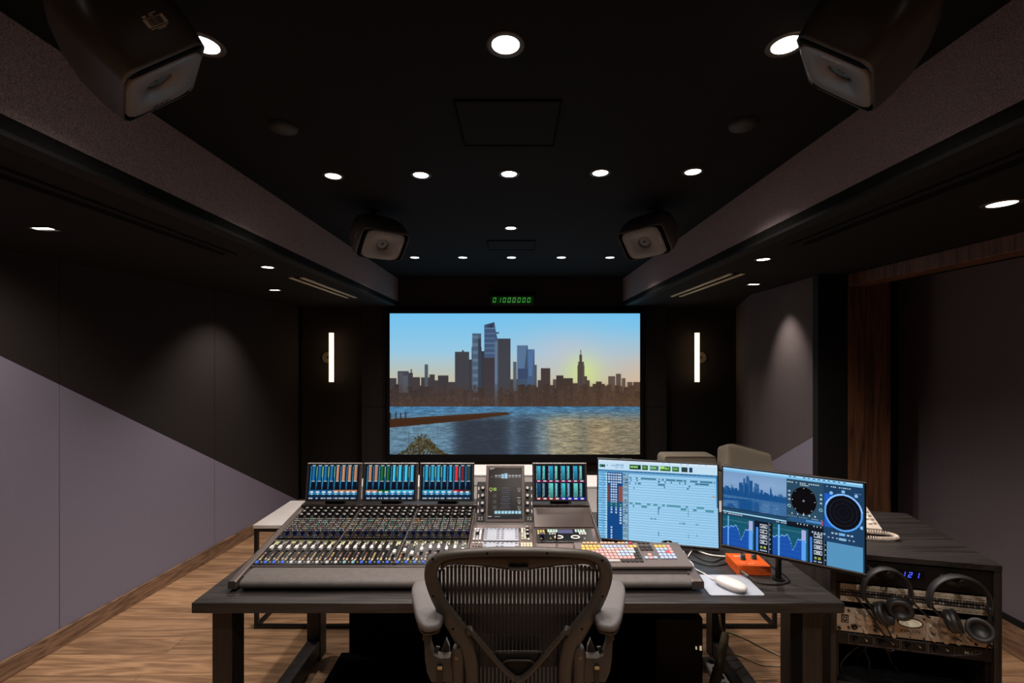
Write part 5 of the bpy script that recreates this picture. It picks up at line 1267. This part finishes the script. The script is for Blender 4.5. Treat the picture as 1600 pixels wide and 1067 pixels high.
# ------------------------------------------------------------------ headphones on hooks
M_hp = mat('headphone_black', (26, 24, 24), .38, spec=.5); M_hpl = mat('headphone_leatherette', (34, 31, 30), .5, noise=.15, nscale=120)
def headphones(u0, top, rx, rz, cups, lab, cable):
    t = thing('headphones', G(u0, -.06, top - .15), lab, 'headphones', 'studio headphones')
    V = -.045
    arc = [G(u0 + rx * math.cos(a), V, top - rz + rz * math.sin(a)) for a in np.linspace(-.25, PI + .25, 30)]
    rings = []
    for i, p in enumerate(arc):
        d = (arc[min(i + 1, 29)] - arc[max(i - 1, 0)]).normalized(); nr = d.cross(RY).normalized()
        rings.append([p + nr * (.005 * math.cos(q)) + RY * (.016 * math.sin(q)) for q in np.linspace(0, 2 * PI, 10, endpoint=False)])
    b = B(); b.loft(rings, True); b.build('headband', M_hpl, t)
    for (cu, cz, ax, s) in cups:
        end = arc[0] if s > 0 else arc[-1]; c = G(cu, V, cz); axv = (RX * ax[0] + RY * ax[1] + Vector((0, 0, ax[2]))).normalized()
        b = B(); b.tube(spline([end, (end + c) / 2 + RX * (.012 * s), c - axv * .012], 6), .0048, 8); b.sup(end, (.008, .012, .014), .7, .7, RM, 14, 8); b.build('yoke', M_hp, t)
        b = B(); b.lathe([(.012, -.022), (.026, -.020), (.036, -.012), (.038, -.002), (.036, .002)], c, axv, 28); cup = b.build('ear_cup', M_hp, t)
        b = B(); b.lathe([(.036, .002), (.039, .008), (.038, .016), (.031, .019), (.023, .014), (.021, .004), (.0001, .003)], c, axv, 28); b.build('ear_cushion', M_hpl, cup)
    b = B(); b.tube(spline([G(*p) for p in cable], 6), .0024, 6); b.build('cord', M_cordb, t)
    b = B(); b.cyl(G(u0, -.001, top - .012), G(u0, V - .018, top - .014), .005, n=10); b.cyl(G(u0, V - .016, top - .014), G(u0, V - .022, top - .014), .011, n=14)
    lone('headphone_hook', b, M_steel, G(u0, 0, top - .02), 'small dark hook carrying the %s' % ('headphones nearer the desk' if u0 < .25 else 'headphones over the silver unit end'), 'hook', 'headphone hooks')
    return t
headphones(.158, .872, .073, .085, [(.145, .713, (.55, -.6, .45), -1), (.196, .738, (-.25, -.9, -.2), 1)], 'black headphones with cups folded together, hung nearer the desk',
           [(.15, -.035, .70), (.165, -.03, .66), (.185, -.02, .62), (.205, -.012, .59), (.19, -.012, .565), (.165, -.02, .575)])
headphones(.372, .868, .088, .085, [(.352, .712, (.75, -.45, .35), -1), (.432, .692, (-.5, -.75, .35), 1)], 'black headphones with cups apart, hung towards the wall side',
           [(.445, -.04, .67), (.468, -.035, .65), (.475, -.03, .69), (.466, -.03, .735), (.476, -.03, .70), (.455, -.025, .61), (.38, -.02, .583), (.30, -.018, .578)])
for k, pts in enumerate(([(.055, -.012, .772), (.085, -.02, .735), (.12, -.025, .69), (.15, -.02, .64), (.185, -.012, .60)], [(.245, -.012, .76), (.265, -.02, .735), (.29, -.02, .71), (.305, -.012, .70)])):
    b = B(); b.tube(spline([G(*p) for p in pts], 6), .0032, 6); lone('patch_lead', b, M_cordb, G(*pts[-1]), ('black lead slanting from the patch panel across the silver unit', 'short black lead hanging between the two pairs of headphones')[k], 'cable', 'leads on the rack front')

# ------------------------------------------------------------------ desk telephone on the cabinet
M_ph = mat('phone_beige', (196, 182, 168), .5)
ph = thing('desk_telephone', G(.16, .30, .9), 'beige desk telephone on the cabinet top, half behind the analyser monitor', 'telephone')
b = B(); b.prism([G(.085, .215, .903), G(.085, .40, .903), G(.085, .40, .99), G(.085, .375, .995), G(.085, .215, .925)], RX * .185); b.build('body', M_ph, ph)
b = B(); sl_ = Vector((0, 0, 0)) + (G(0, .375, .995) - G(0, .215, .925)); sn = RX.cross(sl_).normalized(); sd = sl_.normalized()
Rp = Matrix((RX, sd, sn)).transposed()
def PP(u, s, h=0): return G(u + .03, .215, .925) + sd * s + sn * h
for r in range(4):
    for c_ in range(3): b.col = lin((226, 216, 200)); b.box(PP(.165 + .022 * c_, .03 + .027 * r, .003), (.014, .013, .007), .002, Rp)
for r in range(5): b.col = lin((150, 140, 130)); b.box(PP(.227, .03 + .022 * r, .002), (.011, .009, .005), .001, Rp)
b.col = lin((190, 60, 50)); b.box(PP(.14, .02, .002), (.01, .007, .004), 0, Rp); b.build('button_field', M_btn, ph)
b = B(); b.tube(spline([PP(.09, .01, .02), PP(.09, .03, .034), PP(.09, .085, .036), PP(.09, .145, .034), PP(.09, .165, .02)], 6), .016, 12); b.build('handset', M_ph, ph)
b = B(); path = spline([G(.09, .20, .912), G(.14, .15, .912), G(.225, .14, .912), G(.297, .165, .912), G(.285, .205, .912), G(.20, .208, .912)], 60); cp = []
for i, p in enumerate(path):
    a = i * 1.15; d = (path[min(i + 1, len(path) - 1)] - path[max(i - 1, 0)]).normalized(); sdv = d.cross(Vector((0, 0, 1)))
    cp.append(p + sdv * .0065 * math.cos(a) + Vector((0, 0, .0065 * math.sin(a))))
b.tube(cp, .0018, 5); b.build('coiled_cord', mat('cord_cream', (206, 190, 176), .5), ph)

# ------------------------------------------------------------------ marble table behind the desk and the white boxes on it
M_marble = mat('white_marble', (192, 185, 181), .3, noise=.08, nscale=7); M_frame = mat('table_steel', (28, 26, 25), .45, metal=.4)
tb = thing('marble_table', (0, 2.93, 0), 'long low table with a white marble top and thin black frame behind the desk', 'table')
b = B(); b.slab(-1.55, 1.57, 2.70, 3.16, .598, .62, .002); b.build('tabletop', M_marble, tb)
for x in (-1.535, 0.0, 1.555):
    for y in (2.715, 3.145): b = B(); b.slab(x - .01, x + .01, y - .01, y + .01, .022, .578); b.build('leg', M_frame, tb)
b = B()
for y in (2.715, 3.145):
    for z in (.012, .588): b.slab(-1.545, 1.565, y - .01, y + .01, z - .01, z + .01)
for x in (-1.535, 0.0, 1.555):
    for z in (.012, .588): b.slab(x - .01, x + .01, 2.7255, 3.1345, z - .01, z + .01)
b.build('frame', M_frame, tb)
M_wb = mat('white_case', (186, 180, 177), .5)
def case(x0, x1, y0, y1, z0, z1, lab):
    t = thing('storage_case', ((x0 + x1) / 2, (y0 + y1) / 2, z0), lab, 'case', 'white cases on the marble table')
    b = B(); b.slab(x0, x1, y0, y1, z0, z1 - .012, .003); b.build('body', M_wb, t)
    b = B(); b.slab(x0 - .003, x1 + .003, y0 - .003, y1 + .003, z1 - .0115, z1, .002); b.build('lid', M_wb, t)
case(-1.0, -.30, 2.84, 3.10, .621, .812, 'low white case on the marble table behind the meter displays')
case(-.282, .165, 2.84, 3.10, .621, .884, 'tall white case on the marble table behind the touch display')
case(.185, .62, 2.84, 3.10, .621, .812, 'low white case on the marble table by the session monitor')
for k, (p0, p1) in enumerate((((-.30, 2.60, .868), (-.14, 2.58, .862)), )):
    b = B(); b.tube(spline([(-.262, 2.33, .945), (-.18, 2.36, .952), (-.06, 2.34, .945), (-.03, 2.33, .90)], 6), .003, 6); lone('display_cord', b, M_cordb, (-.15, 2.34, .9), 'black cord bridging the gap beside the tall touch display', 'cable')

# ------------------------------------------------------------------ sofa and cushion
M_sofa = mat('sofa_linen', (124, 115, 101), .9, spec=.15, noise=.12, nscale=260, bump=.15, bscale=500)
sf = thing('sofa', (1.55, 4.1, 0), 'taupe linen sofa before the alcove, its near arm towards the desk', 'sofa')
def soft(b, x0, x1, y0, y1, z0, z1, e=.22): b.sup(((x0 + x1) / 2, (y0 + y1) / 2, (z0 + z1) / 2), ((x1 - x0) / 2, (y1 - y0) / 2, (z1 - z0) / 2), e, e, None, 40, 20)
b = B(); soft(b, 1.175, 1.60, 3.58, 3.75, .10, .84, .12); soft(b, 1.60, 1.985, 3.575, 3.76, .10, .715, .12); b.build('arm', M_sofa, sf)
b = B(); soft(b, 1.60, 1.985, 4.62, 4.79, .10, .58, .12); b.build('arm', M_sofa, sf)
b = B(); soft(b, 1.80, 1.985, 3.74, 4.63, .10, .60, .12); b.build('back', M_sofa, sf)
b = B(); soft(b, 1.19, 1.82, 3.74, 4.63, .10, .30, .10); b.build('base', M_sofa, sf)
for y in (3.75, 4.19): b = B(); soft(b, 1.17, 1.82, y, y + .435, .29, .45, .3); b.build('seat_cushion', M_sofa, sf)
b = B(); b.tube([(1.195, 3.578, .832), (1.4, 3.574, .834), (1.58, 3.578, .832)], .004, 6); b.tube([(1.195, 3.578, .83), (1.185, 3.578, .5), (1.185, 3.578, .15)], .004, 6); b.build('piping', mat('piping_taupe', (110, 98, 82), .9), sf)
for x in (1.22, 1.94):
    for y in (3.63, 4.73): b = B(); b.slab(x - .02, x + .02, y - .02, y + .02, .001, .12); b.build('leg', M_capblk, sf)
cu = thing('sofa_cushion', (1.84, 3.62, .716), 'plump square taupe cushion tilted on the sofa beside its near arm', 'cushion')
ex = Vector((.955, .06, -.26)).normalized(); ez = Vector((.24, .38, .9)); ez = (ez - ex * ez.dot(ex)).normalized(); ey = ez.cross(ex)
R = Matrix((ex, ey, ez)).transposed(); cc = at(1168, 727, 3.63)
def pill(p):
    k = (abs(p.x) / .225) ** 2 * (abs(p.z) / .12) ** 2
    wr = .006 * math.sin(p.x * 70 + p.z * 22) * max(0, (abs(p.x) / .225) - .45)
    return Vector((p.x + .012 * k * (1 if p.x > 0 else -1), p.y + wr, p.z + wr * .5))
b = B(); b.sup(cc, (.225, .082, .125), .34, .26, R, 72, 36, pill); b.v = [Vector((p.x, p.y, max(p.z, .722))) for p in b.v]; b.build('cover', M_sofa, cu)
b = B()
for s in (-1, 1): b.tube([cc + R @ Vector((x, s * .052, .128 - .026 * (abs(x) / .21) ** 6)) for x in np.linspace(-.21, .21, 24)], .0035, 6)
b.build('piping', mat('piping_taupe', (110, 98, 82), .9), cu)

# ------------------------------------------------------------------ under the desk
b = B(); b.slab(-.94, .86, 1.62, 2.48, .0005, .008, .002); lone('floor_shade_sheet', b, mat('shade_black', (6, 6, 6), .9, spec=.1), (-.04, 2.05, 0), 'added black sheet on the floor standing in for the shadow under the desk', 'shade sheet')  # black sheet added to darken the floor where the desk's shadow falls
b = B(); b.tube(spline([at(1124, 960, 2.32), at(1127, 980, 2.30), at(1133, 992, 2.28), at(1137, 988, 2.27), at(1160, 996, 2.28), at(1195, 1014, 2.29), at(1236, 1032, 2.30)], 8), .0055, 8)
lone('hanging_cable', b, M_cordt, at(1160, 1000, 2.25), 'tan cable draped under the desk towards the leg by the rack', 'cable', 'cables under the desk')
b = B(); b.tube(spline([at(1134, 1024, 2.2), at(1150, 1023, 2.2), at(1172, 1032, 2.24), at(1195, 1040, 2.27), at(1236, 1040, 2.29)], 8), .005, 8)
lone('hanging_cable', b, M_cordt, at(1160, 1030, 2.2), 'lower tan cable slanting under the desk beside the runner', 'cable', 'cables under the desk')
b = B(); b.tube(spline([at(1133, 992, 2.27), at(1130, 1010, 2.2), at(1124, 1040, 2.12), at(1116, 1075, 2.05), (.895, 2.0, .035)], 6), lambda t: .018 + .008 * t, 10)
lone('cable_sleeve', b, mat('sleeve_olive', (120, 108, 78), .7, noise=.2, nscale=160), (.78, 2.02, .03), 'olive cable sleeve hanging from the desk to the floor', 'cable')
ps = thing('power_strip', (1.02, 2.27, 0), 'white power strip on the floor under the desk near the cable sleeve', 'power strip')
b = B(); b.slab(.99, 1.05, 2.16, 2.40, .001, .04, .006); b.build('body', M_wb, ps)
b = B()
for k in range(4): b.cyl((1.02, 2.19 + .055 * k, .04), (1.02, 2.19 + .055 * k, .0405), .018, n=14)
b.build('socket', M_capblk, ps)
pcx = thing('computer_tower', (.735, 2.2, .008), 'black computer case standing in the dark under the desk', 'computer')
b = B(); b.slab(.63, .84, 2.02, 2.42, .020, .46, .006); b.build('case', mat('tower_black', (7, 7, 7), .6, spec=.2), pcx)
b = B()
for x in (.66, .81):
    for y in (2.06, 2.38): b.cyl((x, y, .0082), (x, y, .020), .015, n=10)
b.build('foot', M_capblk, pcx)
b = B(); b.slab(.824, .832, 2.015, 2.02, .318, .336); b.slab(.806, .811, 2.015, 2.02, .322, .334); b.build('indicator', mat('led_cream', (200, 190, 170), .4, emit=(220, 200, 170), estr=.6), pcx)

# ------------------------------------------------------------------ hung loudspeakers, all turned to the listening chair
E0 = Vector((0, 0, EYE))
def hang(p, k): return E0 + (Vector(p) - E0) * k
speaker(hang((-.802, 2.791, 2.302), .9), (.759, .65, .026), (.48, -.533, -.696), .9, 'dark loudspeaker hung before the far row of downlights, above the meter displays', endmark=-1)
speaker(hang((.789, 2.762, 2.309), .9), (.708, -.706, .03), (-.504, -.534, -.678), .9, 'dark loudspeaker hung before the far row of downlights, above the session monitor')
speaker(hang((-.872, 1.128, 2.294), .88), (-.652, .757, .043), (.504, .474, -.722), .88, 'large looking dark loudspeaker with a white barcode sticker on its end', sticker=-1)
speaker(hang((.846, 1.191, 2.354), .88), (-.633, -.773, -.041), (-.506, .452, -.734), .88, 'large looking dark loudspeaker without a sticker, hung over the rack cabinet side', sticker=0)
